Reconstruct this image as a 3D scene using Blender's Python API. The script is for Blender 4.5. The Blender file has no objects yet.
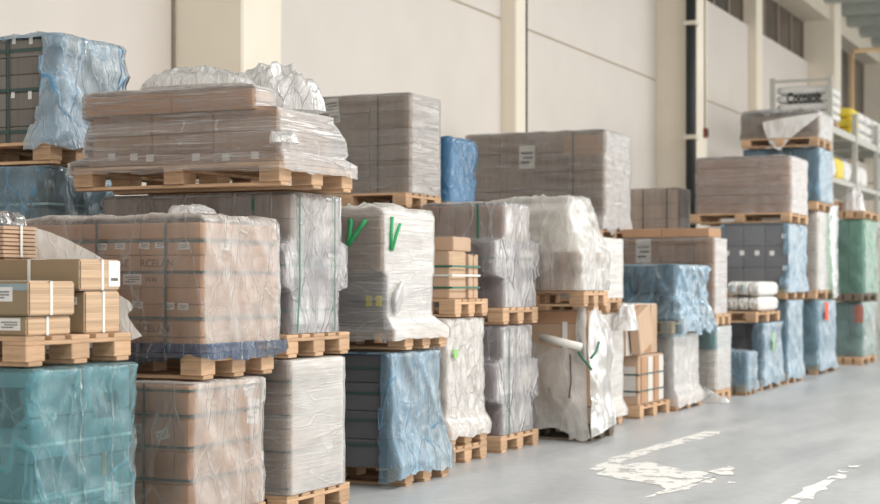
import bpy, bmesh, math, random
from mathutils import Vector, Matrix, noise
random.seed(7)
scene = bpy.context.scene
COL = scene.collection
TH = math.radians(24.67); CS, SN = math.cos(TH), math.sin(TH)
F = 1600.0; CAMZ = 1.45; HY = 286.0

# ---------------------------------------------------------------- measuring: photo column + distance from the aisle -> metres
def depth(x, v): return v / ((x - 440) / F * CS - SN)
def u_at(x, v):
    Z = depth(x, v); return Z * ((x - 440) / F * SN + CS)
def z_at(x, y, v): return CAMZ + (HY - y) * depth(x, v) / F
def v_at(x, u):
    t = (x - 440) / F
    Z = u / (t * SN + CS); return Z * (t * CS - SN)
def P(x, y, v): return Vector((v, u_at(x, v), z_at(x, y, v)))
def PU(x, y, u):
    v = v_at(x, u); return Vector((v, u, z_at(x, y, v)))

# ---------------------------------------------------------------- materials
def newmat(name):
    m = bpy.data.materials.new(name); m.use_nodes = True
    nt = m.node_tree; nt.nodes.clear()
    out = nt.nodes.new('ShaderNodeOutputMaterial')
    return m, nt, out
def N(nt, t, **kw):
    n = nt.nodes.new(t)
    for k, v in kw.items():
        if k in n.inputs: n.inputs[k].default_value = v
        else: setattr(n, k, v)
    return n
def c4(c): return (c[0], c[1], c[2], 1)
def srgb(r, g, b):
    f = lambda c: (c/255/12.92) if c/255 <= .04045 else ((c/255+.055)/1.055)**2.4
    return (f(r), f(g), f(b))
def math_node(nt, op, a, b=None, clamp=False):
    n = nt.nodes.new('ShaderNodeMath'); n.operation = op; n.use_clamp = clamp
    for i, q in enumerate((a, b)):
        if q is None: continue
        if isinstance(q, (int, float)): n.inputs[i].default_value = q
        else: nt.links.new(q, n.inputs[i])
    return n.outputs[0]

def solid(name, col, rough=.7, var=.08, scale=6., stretch=(1,1,1), bump=0., metal=0., spec=.3, obj_random=0.):
    m, nt, out = newmat(name)
    b = N(nt, 'ShaderNodeBsdfPrincipled'); b.inputs['Roughness'].default_value = rough
    b.inputs['Metallic'].default_value = metal; b.inputs['Specular IOR Level'].default_value = spec
    tc = N(nt, 'ShaderNodeTexCoord'); mp = N(nt, 'ShaderNodeMapping'); mp.inputs['Scale'].default_value = stretch
    nt.links.new(tc.outputs['Object'], mp.inputs[0])
    nz = N(nt, 'ShaderNodeTexNoise'); nz.inputs['Scale'].default_value = scale; nz.inputs['Detail'].default_value = 5
    nt.links.new(mp.outputs[0], nz.inputs['Vector'])
    mr = N(nt, 'ShaderNodeMapRange'); mr.inputs['From Min'].default_value = .3; mr.inputs['From Max'].default_value = .7
    mr.inputs['To Min'].default_value = 1-var; mr.inputs['To Max'].default_value = 1+var
    nt.links.new(nz.outputs['Fac'], mr.inputs['Value'])
    val = mr.outputs[0]
    if obj_random:
        oi = N(nt, 'ShaderNodeObjectInfo')
        val = math_node(nt, 'MULTIPLY', val, math_node(nt, 'ADD', math_node(nt, 'MULTIPLY', oi.outputs['Random'], 2*obj_random), 1-obj_random))
    hs = N(nt, 'ShaderNodeHueSaturation'); hs.inputs['Color'].default_value = c4(col)
    nt.links.new(val, hs.inputs['Value']); nt.links.new(hs.outputs[0], b.inputs['Base Color'])
    if bump:
        bp = N(nt, 'ShaderNodeBump'); bp.inputs['Strength'].default_value = bump; bp.inputs['Distance'].default_value = .01
        nt.links.new(nz.outputs['Fac'], bp.inputs['Height']); nt.links.new(bp.outputs[0], b.inputs['Normal'])
    nt.links.new(b.outputs[0], out.inputs[0])
    return m

def film(name, tint, base, haze=.05, streak=.2, blotch=.1, crease=.3, bump=.5, style='stretch', tilt=.10, gloss=.35, rough=.25, graze=.8, deep=None, cscale=3.2):
    """thin plastic: see-through; whiter where it is stretched into lines, doubled, creased, or seen edge-on through many layers"""
    m, nt, out = newmat(name)
    tc = N(nt, 'ShaderNodeTexCoord')
    def rng(sock, a, b, c=0., d=1.):
        r = N(nt, 'ShaderNodeMapRange'); r.inputs['From Min'].default_value = a; r.inputs['From Max'].default_value = b
        r.inputs['To Min'].default_value = c; r.inputs['To Max'].default_value = d
        nt.links.new(sock, r.inputs['Value']); return r.outputs[0]
    def nz(scale, stretch, rot, detail=4, dist=0., ro=.55):
        mp = N(nt, 'ShaderNodeMapping'); mp.inputs['Scale'].default_value = stretch; mp.inputs['Rotation'].default_value = rot
        nt.links.new(tc.outputs['Object'], mp.inputs[0])
        n = N(nt, 'ShaderNodeTexNoise'); n.inputs['Scale'].default_value = scale; n.inputs['Detail'].default_value = detail
        n.inputs['Distortion'].default_value = dist; n.inputs['Roughness'].default_value = ro
        nt.links.new(mp.outputs[0], n.inputs['Vector']); return n.outputs['Fac']
    def creases(scale, stretch, rot, width, warp):
        """thin sharp fold lines"""
        mp = N(nt, 'ShaderNodeMapping'); mp.inputs['Scale'].default_value = stretch; mp.inputs['Rotation'].default_value = rot
        nt.links.new(tc.outputs['Object'], mp.inputs[0])
        w = N(nt, 'ShaderNodeTexNoise'); w.inputs['Scale'].default_value = 2.2; w.inputs['Detail'].default_value = 3
        nt.links.new(tc.outputs['Object'], w.inputs['Vector'])
        va = N(nt, 'ShaderNodeVectorMath'); va.operation = 'MULTIPLY_ADD'; va.inputs[1].default_value = (warp, warp, warp)
        nt.links.new(w.outputs['Color'], va.inputs[0]); nt.links.new(mp.outputs[0], va.inputs[2])
        v = N(nt, 'ShaderNodeTexVoronoi'); v.feature = 'DISTANCE_TO_EDGE'; v.inputs['Scale'].default_value = scale
        nt.links.new(va.outputs[0], v.inputs['Vector'])
        return rng(v.outputs['Distance'], 0., width, 1., 0.)
    if style == 'stretch':
        lines = rng(nz(1.6, (1.1, 1.1, 42), (tilt, tilt*.7, 0), 5, .3, .7), .50, .66)
        lay = rng(nz(1.2, (.6, .6, 5), (-tilt*1.6, tilt, 0), 2), .47, .53)
        cr = creases(2.2, (.45, .45, 5), (.3, .25, 0), .022, .3)
        lo = rng(nz(3.5, (1, 1, 1), (0, 0, 0), 4, 1.), .42, .72)
    else:
        lines = rng(nz(1.6, (7, 7, 1.6), (.55, -.5, 0), 5, .6, .65), .52, .68)
        lay = rng(nz(1.1, (2.2, 2.2, .9), (.5, -.4, 0), 2, .5), .47, .55)
        cr = math_node(nt, 'MAXIMUM', creases(cscale, (1.6, 1.6, .42), (.5, -.5, 0), .035, .35), math_node(nt, 'MULTIPLY', creases(cscale*2.3, (1.3, 1.3, .5), (-.6, .7, 0), .035, .4), .45))
        lo = rng(nz(3.5, (1, 1, 1), (0, 0, 0), 4, 1.), .42, .72)
    fac = math_node(nt, 'MULTIPLY', lines, streak)
    for sock, k in ((lay, blotch), (lo, blotch*.7), (cr, crease)):
        fac = math_node(nt, 'ADD', fac, math_node(nt, 'MULTIPLY', sock, k))
    fac = math_node(nt, 'ADD', fac, haze)
    lw = N(nt, 'ShaderNodeLayerWeight'); lw.inputs['Blend'].default_value = .5       # layered film hides more where it is seen edge-on
    fac = math_node(nt, 'ADD', fac, math_node(nt, 'MULTIPLY', math_node(nt, 'POWER', lw.outputs['Facing'], 1.6), graze))
    fac = math_node(nt, 'MINIMUM', fac, .96)
    h = math_node(nt, 'ADD', math_node(nt, 'MULTIPLY', cr, .6), math_node(nt, 'ADD', math_node(nt, 'MULTIPLY', lines, .35), math_node(nt, 'MULTIPLY', lo, .5)))
    bp = N(nt, 'ShaderNodeBump'); bp.inputs['Strength'].default_value = bump; bp.inputs['Distance'].default_value = .02
    nt.links.new(h, bp.inputs['Height'])
    tr = N(nt, 'ShaderNodeBsdfTransparent'); tr.inputs[0].default_value = c4(tint)
    pb = N(nt, 'ShaderNodeBsdfPrincipled'); pb.inputs['Roughness'].default_value = rough; pb.inputs['Specular IOR Level'].default_value = .5
    tl = N(nt, 'ShaderNodeBsdfTranslucent')
    if deep is not None:                                           # doubled film shows its own colour more strongly
        mx = N(nt, 'ShaderNodeMix'); mx.data_type = 'RGBA'; mx.inputs['A'].default_value = c4(base); mx.inputs['B'].default_value = c4(deep)
        nt.links.new(math_node(nt, 'MAXIMUM', cr, math_node(nt, 'MULTIPLY', lay, .35)), mx.inputs['Factor'])
        nt.links.new(mx.outputs['Result'], pb.inputs['Base Color']); nt.links.new(mx.outputs['Result'], tl.inputs[0])
    else:
        pb.inputs['Base Color'].default_value = c4(base); tl.inputs[0].default_value = c4(base)
    nt.links.new(bp.outputs[0], pb.inputs['Normal'])
    m1 = N(nt, 'ShaderNodeMixShader'); m1.inputs[0].default_value = .25
    nt.links.new(pb.outputs[0], m1.inputs[1]); nt.links.new(tl.outputs[0], m1.inputs[2])
    m2 = N(nt, 'ShaderNodeMixShader')
    nt.links.new(fac, m2.inputs[0]); nt.links.new(tr.outputs[0], m2.inputs[1]); nt.links.new(m1.outputs[0], m2.inputs[2])
    gl = N(nt, 'ShaderNodeBsdfGlossy'); gl.inputs['Roughness'].default_value = .22
    nt.links.new(bp.outputs[0], gl.inputs['Normal'])
    fr = N(nt, 'ShaderNodeFresnel'); fr.inputs[0].default_value = 1.3
    nt.links.new(bp.outputs[0], fr.inputs['Normal'])
    m3 = N(nt, 'ShaderNodeMixShader'); nt.links.new(math_node(nt, 'MULTIPLY', fr.outputs[0], gloss*4, True), m3.inputs[0])
    nt.links.new(m2.outputs[0], m3.inputs[1]); nt.links.new(gl.outputs[0], m3.inputs[2])
    nt.links.new(m3.outputs[0], out.inputs[0])
    return m

def ribbed(name, col, pitch=60.):
    """corrugated board edges: fine level lines"""
    m, nt, out = newmat(name)
    b = N(nt, 'ShaderNodeBsdfPrincipled'); b.inputs['Roughness'].default_value = .8; b.inputs['Specular IOR Level'].default_value = .2
    tc = N(nt, 'ShaderNodeTexCoord'); mp = N(nt, 'ShaderNodeMapping'); mp.inputs['Scale'].default_value = (.6, .6, pitch)
    nt.links.new(tc.outputs['Object'], mp.inputs[0])
    nz = N(nt, 'ShaderNodeTexNoise'); nz.inputs['Scale'].default_value = 2; nz.inputs['Detail'].default_value = 3
    nt.links.new(mp.outputs[0], nz.inputs['Vector'])
    mx = N(nt, 'ShaderNodeMapRange'); mx.inputs['From Min'].default_value = .35; mx.inputs['From Max'].default_value = .6
    mx.inputs['To Min'].default_value = .72; mx.inputs['To Max'].default_value = 1.05
    nt.links.new(nz.outputs['Fac'], mx.inputs['Value'])
    hs = N(nt, 'ShaderNodeHueSaturation'); hs.inputs['Color'].default_value = c4(col)
    nt.links.new(mx.outputs[0], hs.inputs['Value']); nt.links.new(hs.outputs[0], b.inputs['Base Color'])
    nt.links.new(b.outputs[0], out.inputs[0])
    return m

M = {}
M['wall'] = solid('plaster_panel', srgb(216,208,200), .85, .025, 1.2)
M['pilaster'] = solid('plaster_pilaster', srgb(235,225,208), .85, .03, 1.5)
M['joint'] = solid('joint_filler', srgb(176,162,142), .9, .03)
M['dark_glass'] = solid('dark_window', srgb(72,62,54), .25, .1, 2, spec=.5)
M['mullion'] = solid('window_metal', srgb(150,138,122), .5, .05)
M['roof'] = solid('roof_deck', srgb(168,172,166), .6, .08, 3)
M['beam'] = solid('roof_beam_paint', srgb(215,205,188), .7, .04)
M['pipe'] = solid('dark_pipe', srgb(44,46,44), .5, .05)
M['steel'] = solid('rack_steel', srgb(176,175,166), .45, .05, spec=.5)
M['wood'] = solid('pallet_wood', srgb(192,158,126), .8, .2, 5, (1.2,1.2,9), bump=.2, obj_random=.18)
M['wood_grey'] = solid('weathered_wood', srgb(120,108,94), .85, .2, 5, (1.2,1.2,9), bump=.2, obj_random=.15)
M['kraft'] = solid('kraft_board', srgb(180,141,110), .8, .05, 4, obj_random=.06)
M['pale_grey'] = solid('pale_grey_board', srgb(198,182,170), .8, .14, 3, (9,9,.8), obj_random=.08)
M['kraft_pale'] = solid('pale_kraft_board', srgb(192,163,138), .8, .05, 4, obj_random=.05)
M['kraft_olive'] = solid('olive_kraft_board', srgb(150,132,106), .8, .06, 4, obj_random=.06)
M['kraft_rib'] = ribbed('ribbed_kraft_board', srgb(204,174,144))
M['greyboard'] = solid('grey_board', srgb(162,148,136), .8, .16, 3, (9,9,.8), obj_random=.12)
M['greybrown'] = solid('grey_brown_board', srgb(164,138,118), .8, .16, 3, (9,9,.8), obj_random=.1)
M['dark_box'] = solid('charcoal_board', srgb(84,84,88), .7, .08, 4, obj_random=.12)
M['slate_box'] = solid('slate_board', srgb(118,120,124), .7, .08, 4, obj_random=.1)
M['white_box'] = solid('white_board', srgb(214,208,200), .7, .04, 4, obj_random=.05)
M['lilac_box'] = solid('lilac_board', srgb(132,121,120), .7, .1, 4, (6,6,1), obj_random=.3)
M['tealgrey_box'] = solid('teal_grey_board', srgb(150,165,168), .7, .08, 4, obj_random=.12)
M['teal_box'] = solid('teal_board', srgb(96,150,150), .7, .05, 4)
M['stone'] = solid('stone_slab', srgb(192,170,158), .6, .14, 5, (1,1,14), obj_random=.1)
M['label'] = solid('paper_label', srgb(226,224,220), .7, .03, 20)
M['ink'] = solid('label_ink', srgb(104,102,98), .7, .02)
M['brown_ink'] = solid('brown_print', srgb(112,78,56), .8, .02)
M['yellow'] = solid('yellow_label', srgb(214,206,70), .7, .03)
M['red'] = solid('red_sticker', srgb(226,88,58), .7, .03)
M['lime'] = solid('lime_sticker', srgb(150,205,120), .7, .03)
M['dark_grey'] = solid('dark_grey_board', srgb(124,119,113), .8, .12, 3, (9,9,.8), obj_random=.1)
M['green_strap'] = solid('green_strap', srgb(34,104,82), .45, .05, spec=.5)
M['dark_strap'] = solid('dark_green_strap', srgb(52,78,74), .45, .05, spec=.5)
M['white_strap'] = solid('white_strap', srgb(226,226,220), .45, .03, spec=.5)
M['black_strap'] = solid('black_strap', srgb(52,50,48), .5, .03)
M['paint_green'] = solid('green_spray', srgb(58,160,100), .6, .1, 30)
M['sack'] = solid('sack_plastic', srgb(214,212,208), .45, .05, 4, bump=.3, spec=.4)
M['sack_yellow'] = solid('yellow_sack', srgb(222,198,70), .5, .06, 4)
M['tan_paint'] = solid('tan_tube', srgb(222,192,150), .5, .05)
M['switch'] = solid('switch_box_paint', srgb(120,60,46), .5, .05)
M['foam'] = solid('foam_sheet', srgb(226,222,214), .6, .04, 12, bump=.2)
W = (.97,.96,.95); WB = srgb(240,238,236)
M['clear'] = film('clear_stretch_film', W, WB, .01, .36, .07, .2, .6, tilt=.16, gloss=.25, graze=1.2)
M['clear_bag'] = film('clear_loose_film', W, srgb(242,236,230), .02, .10, .07, .13, .5, 'bag', gloss=.25, graze=1.3, cscale=2.6)
M['clear_thin'] = film('thin_clear_film', W, WB, .02, .12, .04, .08, .4, gloss=.2, graze=.8)
M['clear_sleek'] = film('glossy_clear_film', W, srgb(238,237,239), .04, .10, .12, .22, .8, 'bag', gloss=.45, graze=.85, cscale=1.8)
M['milky'] = film('milky_stretch_film', (.92,.9,.88), srgb(240,236,231), .10, .22, .10, .10, .4, gloss=.2, graze=1.7)
M['milky_crush'] = film('crushed_milky_film', (.92,.9,.88), srgb(240,236,231), .30, .15, .12, .14, .7, 'bag', gloss=.2, graze=1.4, cscale=4.)
M['milky_soft'] = film('soft_milky_film', (.92,.91,.89), srgb(230,227,222), .14, .14, .18, .16, .5, 'bag', gloss=.25, graze=1.1, cscale=2.)
M['white_sheet'] = film('white_sheet_film', (.95,.94,.92), srgb(202,199,194), .72, .12, .12, .1, .25, 'bag', gloss=.1, graze=.4, cscale=2.)
M['bright_sheet'] = film('bright_sheet_film', (.95,.94,.92), srgb(246,243,239), .8, .1, .1, .1, .3, 'bag', gloss=.1, graze=.3, cscale=2.)
M['crumple'] = film('crumpled_clear_film', W, WB, .55, .25, .15, .2, .8, 'bag', gloss=.10, graze=.6, cscale=7.)
M['drape'] = film('grey_drape_film', (.92,.91,.89), srgb(226,222,216), .48, .12, .18, .12, .4, 'bag', gloss=.2, graze=.7, cscale=1.6)
M['blue'] = film('blue_hood_film', (.74,.86,.90), srgb(184,212,228), .02, .16, .16, .34, .7, 'bag', gloss=.4, graze=1.25, deep=srgb(98,170,212), cscale=2.2)
M['blue_pale'] = film('pale_blue_film', (.74,.86,.91), srgb(190,214,228), .06, .2, .18, .3, .7, 'bag', gloss=.35, graze=1.0, deep=srgb(120,178,212), cscale=2.6)
M['blue_deep'] = film('strong_blue_film', (.45,.68,.86), srgb(96,166,214), .22, .25, .2, .2, .7, 'bag', gloss=.3, graze=.6, deep=srgb(60,130,190))
M['blue_shiny'] = film('shiny_blue_film', (.80,.89,.93), srgb(208,222,231), .28, .22, .2, .45, .9, 'bag', gloss=.4, graze=.9, deep=srgb(88,160,206), cscale=1.7)
M['navy'] = film('navy_scrap_film', (.42,.52,.66), srgb(92,126,166), .0, .2, .2, .3, .7, 'bag', gloss=.3, graze=.6, deep=srgb(60,94,140), cscale=5.)
M['teal'] = film('teal_hood_film', (.55,.78,.81), srgb(164,208,214), .03, .14, .16, .34, .7, 'bag', gloss=.35, graze=.55, deep=srgb(104,184,196), cscale=2.)
M['green'] = film('green_hood_film', (.76,.90,.82), srgb(176,218,194), .03, .14, .14, .3, .6, 'bag', gloss=.3, graze=.75, deep=srgb(120,196,152))
M['sea'] = film('sea_green_film', (.84,.92,.89), srgb(208,222,216), .03, .14, .14, .25, .6, 'bag', gloss=.3, graze=.9, deep=srgb(160,200,188))

# ---------------------------------------------------------------- objects
def link(name, me, mat, parent=None):
    o = bpy.data.objects.new(name, me); COL.objects.link(o)
    if mat is not None:
        me.materials.clear(); me.materials.append(mat)
    if parent is not None: o.parent = parent
    return o
def tag(o, label, cat, group=None, kind=None):
    if label: o['label'] = label
    if cat: o['category'] = cat
    if group: o['group'] = group
    if kind: o['kind'] = kind
    return o
def empty(name, loc, rz=0.):
    o = bpy.data.objects.new(name, None); COL.objects.link(o)
    o.location = loc; o.rotation_euler = (0, 0, rz); o.empty_display_size = .1
    return o
def mesh(name, vs, fs, smooth=False):
    me = bpy.data.meshes.new(name); me.from_pydata([tuple(v) for v in vs], [], fs)
    if smooth: me.polygons.foreach_set('use_smooth', [True]*len(me.polygons))
    me.update(); return me
_bx = {}
def box_me(w, l, h, bev=.004, seg=1):
    """a bevelled box standing on its origin's level, centred in plan"""
    k = (round(w,4), round(l,4), round(h,4), bev, seg)
    if k not in _bx:
        bm = bmesh.new(); bmesh.ops.create_cube(bm, size=1)
        for v in bm.verts: v.co = Vector((v.co.x*w, v.co.y*l, (v.co.z+.5)*h))
        if bev: bmesh.ops.bevel(bm, geom=bm.edges[:], offset=min(bev, min(w,l,h)*.3), segments=seg, affect='EDGES')
        me = bpy.data.meshes.new('box'); bm.to_mesh(me); bm.free(); _bx[k] = me
    return _bx[k].copy() if False else _bx[k]
def box(name, x0, x1, y0, y1, z0, z1, mat, parent=None, bev=.004):
    me = box_me(x1-x0, y1-y0, z1-z0, bev).copy()
    o = link(name, me, mat, parent); o.location = ((x0+x1)/2, (y0+y1)/2, z0); return o
def boxes_me(name, L, bev=0.):
    bm = bmesh.new()
    for (x0,x1,y0,y1,z0,z1) in L:
        r = bmesh.ops.create_cube(bm, size=1)
        for v in r['verts']: v.co = Vector(((v.co.x+.5)*(x1-x0)+x0, (v.co.y+.5)*(y1-y0)+y0, (v.co.z+.5)*(z1-z0)+z0))
    me = bpy.data.meshes.new(name); bm.to_mesh(me); bm.free(); return me
def tube_me(name, pts, r, n=10, closed=False):
    vs, fs = [], []
    pts = [Vector(p) for p in pts]; K = len(pts)
    for i, p in enumerate(pts):
        a = pts[(i-1) % K] if (closed or i > 0) else p; b = pts[(i+1) % K] if (closed or i < K-1) else p
        t = (b-a).normalized(); q = Vector((0,0,1)) if abs(t.z) < .9 else Vector((1,0,0))
        e1 = t.cross(q).normalized(); e2 = t.cross(e1)
        for j in range(n):
            an = 2*math.pi*j/n; vs.append(p + (e1*math.cos(an)+e2*math.sin(an))*r)
    for i in range(K if closed else K-1):
        for j in range(n):
            a, b = i*n+j, i*n+(j+1) % n; c, d = ((i+1) % K)*n+(j+1) % n, ((i+1) % K)*n+j
            fs.append((a,b,c,d))
    if not closed: fs.append(tuple(range(n))[::-1]); fs.append(tuple(range((K-1)*n, K*n)))
    return mesh(name, vs, fs, True)

# ---------------------------------------------------------------- pallets: 5 deck boards, 3 cross boards, 9 blocks, 3 skids
_pal = {}
PH = .144
def pallet(label, x0, x1, y0, y1, z, mat='wood', rz=0., group='wooden pallets', deck=5):
    w, l = round(x1-x0, 2), round(y1-y0, 2)
    t = empty('pallet', ((x0+x1)/2, (y0+y1)/2, z), rz); tag(t, label, 'pallet', group)
    key = (w, l, deck)
    if key not in _pal:
        bw = min(.145, l*.19)
        _pal[key] = dict(deck=box_me(w, bw, .022, .003), deckn=box_me(w, bw*.72, .022, .003), cross=box_me(.145, l, .022, .003),
                         block=box_me(.145, bw, .078, .004), blockn=box_me(.145, bw*.72, .078, .004), skid=box_me(w, bw*.72, .022, .003))
        _pal[key]['bw'] = bw
    p = _pal[key]; bw = p['bw']; mt = M[mat]
    def put(n, me, x, y, zz):
        o = bpy.data.objects.new(n, me); COL.objects.link(o)
        if not me.materials: me.materials.append(mt)
        o.parent = t; o.location = (x, y, zz)
        if me.materials[0] is not mt:
            o.material_slots[0].link = 'OBJECT'; o.material_slots[0].material = mt
    ys3 = (-l/2+bw/2, 0, l/2-bw/2); xs3 = (-w/2+.0725, 0, w/2-.0725)
    for k in range(deck):
        f = k/(deck-1); y = -l/2+bw/2 + f*(l-bw)
        put('deck_board', p['deck'] if k in (0, deck//2, deck-1) else p['deckn'], 0, y, .122)
    for x in xs3:
        put('cross_board', p['cross'], x, 0, .100)
        for y in ys3: put('block', p['block'], x, y, .022)
    for y in ys3: put('skid_board', p['skid'], 0, y, 0)
    return t

# ---------------------------------------------------------------- plastic film
def nz3(x, y, z, s): return noise.noise(Vector((x + s*3.17, y - s*1.73, z + s*2.31)))
def ridge(x, y, z, s, p=2.): return (1-abs(nz3(x, y, z, s)))**p
def wrap(name, label, ext, mat, style='stretch', amp=.010, off=.010, topamp=.004, res=.05, seed=1, cat='plastic wrap', rag=0., closed_top=True, group=None, rad=.02, open_front=0.):
    """film round a load. ext: rows (z, x0, x1, y0, y1) from the bottom up"""
    ext = sorted(ext, key=lambda e: e[0])
    wx = max(e[2]-e[1] for e in ext); wy = max(e[4]-e[3] for e in ext)
    nx, ny = max(4, int(wx/res)), max(4, int(wy/res))
    zs = []
    for a, b in zip(ext, ext[1:]):
        n = max(1, int(round((b[0]-a[0])/res)))
        for k in range(n): zs.append(a[0] + (b[0]-a[0])*k/n)
    zs.append(ext[-1][0])
    def ex(z):
        for a, b in zip(ext, ext[1:]):
            if z <= b[0] + 1e-9:
                t = 0 if b[0] == a[0] else (z-a[0])/(b[0]-a[0])
                return [a[i]+(b[i]-a[i])*t for i in (1,2,3,4)]
        return ext[-1][1:]
    per = []                                                        # (s, t in unit square, normal)
    def side(n, f): 
        for k in range(n): per.append(f((k+.5)/n if False else k/n))
    side(nx, lambda t: (t, 0, 0, -1)); side(ny, lambda t: (1, t, 1, 0)); side(nx, lambda t: (1-t, 1, 0, 1)); side(ny, lambda t: (0, 1-t, -1, 0))
    K = len(per)
    ox, oy, oz = (ext[0][1]+ext[0][2])/2, (ext[0][3]+ext[0][4])/2, ext[0][0]
    vs, fs = [], []
    def disp(x, y, z):
        if style == 'stretch':
            return amp*(.55*ridge(x*1.4, y*1.4, z*9, seed) + .45*abs(nz3(x*5, y*5, z*14, seed+3)))
        if style == 'bag':
            d = .6*ridge((x+z*.55)*3.2, (y+z*.75)*3.2, (z)*1.1, seed, 4) + .4*ridge((x-z*.8)*6, (y-z*.5)*6, z*3, seed+5, 3)
            return amp*d
        return amp*(.6*abs(nz3(x*4, y*4, z*4, seed))*1.6 + .4*ridge(x*9, y*9, z*9, seed+2))
    z0 = zs[0]
    for i, z in enumerate(zs):
        x0, x1, y0, y1 = ex(z)
        for (s, t, ax, ay) in per:
            x, y = x0+s*(x1-x0), y0+t*(y1-y0)
            nx_, ny_ = ax, ay
            if s in (0, 1) and t in (0, 1):
                nx_, ny_ = (1 if s else -1)*.72, (1 if t else -1)*.72
            d = off + disp(x, y, z)
            zz = z
            if rag and i == 0: zz = z + rag*(nz3(x*4, y*4, 0, seed) - .1) + rag*.6*nz3(x*13, y*13, 1, seed)
            vs.append((x+nx_*d-ox, y+ny_*d-oy, zz-oz))
    for i in range(len(zs)-1):
        for j in range(K):
            a, b = i*K+j, i*K+(j+1) % K
            if open_front and j < nx:                              # the film is gathered back to the corner on the wide face
                keep = open_front*(1 + .5*nz3(0, 0, zs[i]*3, seed)) + .25*max(0, .3-(zs[i]-z0))
                if (1-per[j][0])*(ex(zs[i])[1]-ex(zs[i])[0]) > keep and per[j][0] > .02: continue
            fs.append((a, b, b+K, a+K))
    if closed_top:
        R = 6; base = (len(zs)-1)*K
        x0, x1, y0, y1 = ex(zs[-1]); cx, cy = (x0+x1)/2-ox, (y0+y1)/2-oy
        prev = base
        for r in range(1, R):
            f = [1, .97, .8, .55, .3, .1][r]
            st = len(vs)
            for j in range(K):
                q = vs[base+j]; x = cx+(q[0]-cx)*f; y = cy+(q[1]-cy)*f
                zz = zs[-1]-oz + off*.7 + topamp*(.5+.5*nz3(x*5, y*5, 7, seed)) + topamp*.8*ridge(x*8, y*8, 3, seed+1, 3)*(1 if r > 1 else .3)
                vs.append((x, y, zz))
            for j in range(K):
                a, b = prev+j, prev+(j+1) % K
                fs.append((a, b, st+(j+1) % K, st+j))
            prev = st
        fs.append(tuple(range(prev, prev+K)))
    o = link(name, mesh(name, vs, fs, True), M[mat]); o.location = (ox, oy, oz)
    return tag(o, label, cat, group)

def crumple(name, label, cx, cy, z, wx, wy, h, mat='crumple', seed=1, n=44, cat='plastic wrap', fine=1., parent=None, power=.5, ang=0., slope=0., spike=.35):
    """a heap of loose crumpled film"""
    vs, fs = [], []
    ca, sa = math.cos(ang), math.sin(ang)
    for i in range(n+1):
        for j in range(n+1):
            a, b = i/n*2-1, j/n*2-1
            r = math.hypot(a, b) if max(abs(a), abs(b)) else 0
            m = max(abs(a), abs(b)); k = m/r if r else 1
            px, py = a*k, b*k                                   # square -> disc
            rr = min(1, math.hypot(px, py))
            wob = 1 + .18*nz3(px*2, py*2, 0, seed+9)
            x, y = px*wx/2*wob, py*wy/2*wob
            env = (1-rr**2.2)**power if rr < 1 else 0
            d = .35 + .4*ridge(x*5*fine, y*5*fine, 1, seed, 2) + spike*ridge(x*12*fine, y*12*fine, 2, seed+4, 3) + .25*nz3(x*3, y*3, 3, seed)
            zz = h*env*d*(1-slope*py)
            hx = .03*nz3(x*9, y*9, 5, seed)*env; hy = .03*nz3(x*9, y*9, 8, seed)*env
            X, Y = x+hx, y+hy
            vs.append((X*ca-Y*sa, X*sa+Y*ca, zz+.002))
    for i in range(n):
        for j in range(n):
            a = i*(n+1)+j; fs.append((a, a+1, a+n+2, a+n+1))
    o = link(name, mesh(name, vs, fs, True), M[mat], parent); o.location = (cx, cy, z)
    if parent is None: tag(o, label, cat)
    return o

def sheet(name, label, rows, mat, amp=.02, n=14, seed=1, cat='plastic sheet', freq=7., thick=0.):
    """a hanging sheet through rows of control points"""
    R, C_ = len(rows), len(rows[0])
    o0 = Vector(rows[0][0])
    def lerp(a, b, t): return a+(b-a)*t
    def cr(p, t):
        k = min(int(t), len(p)-2); f = t-k
        p0 = p[max(k-1,0)]; p1 = p[k]; p2 = p[k+1]; p3 = p[min(k+2, len(p)-1)]
        return .5*((2*p1)+(p2-p0)*f+(2*p0-5*p1+4*p2-p3)*f*f+(3*p1-p0-3*p2+p3)*f**3)
    rows = [[Vector(p) for p in r] for r in rows]
    nu, nv = n*(R-1), n*(C_-1)
    G = []
    for i in range(nu+1):
        t = i/n
        G.append([cr([cr(r, j/n) for r in rows], t) for j in range(nv+1)])
    vs = []
    for i in range(nu+1):
        for j in range(nv+1):
            p = G[i][j]
            a = G[min(i+1,nu)][j]-G[max(i-1,0)][j]; b = G[i][min(j+1,nv)]-G[i][max(j-1,0)]
            nn = a.cross(b)
            if nn.length > 1e-9: nn.normalize()
            d = amp*(ridge(p.x*freq, p.y*freq, p.z*freq*.5, seed, 2)-.4 + .4*nz3(p.x*freq*2, p.y*freq*2, p.z*freq*2, seed))
            vs.append(p+nn*d-o0)
    fs = [(i*(nv+1)+j, i*(nv+1)+j+1, (i+1)*(nv+1)+j+1, (i+1)*(nv+1)+j) for i in range(nu) for j in range(nv)]
    o = link(name, mesh(name, vs, fs, True), M[mat]); o.location = o0
    if thick:
        md = o.modifiers.new('thickness', 'SOLIDIFY'); md.thickness = thick
    return tag(o, label, cat)

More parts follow.
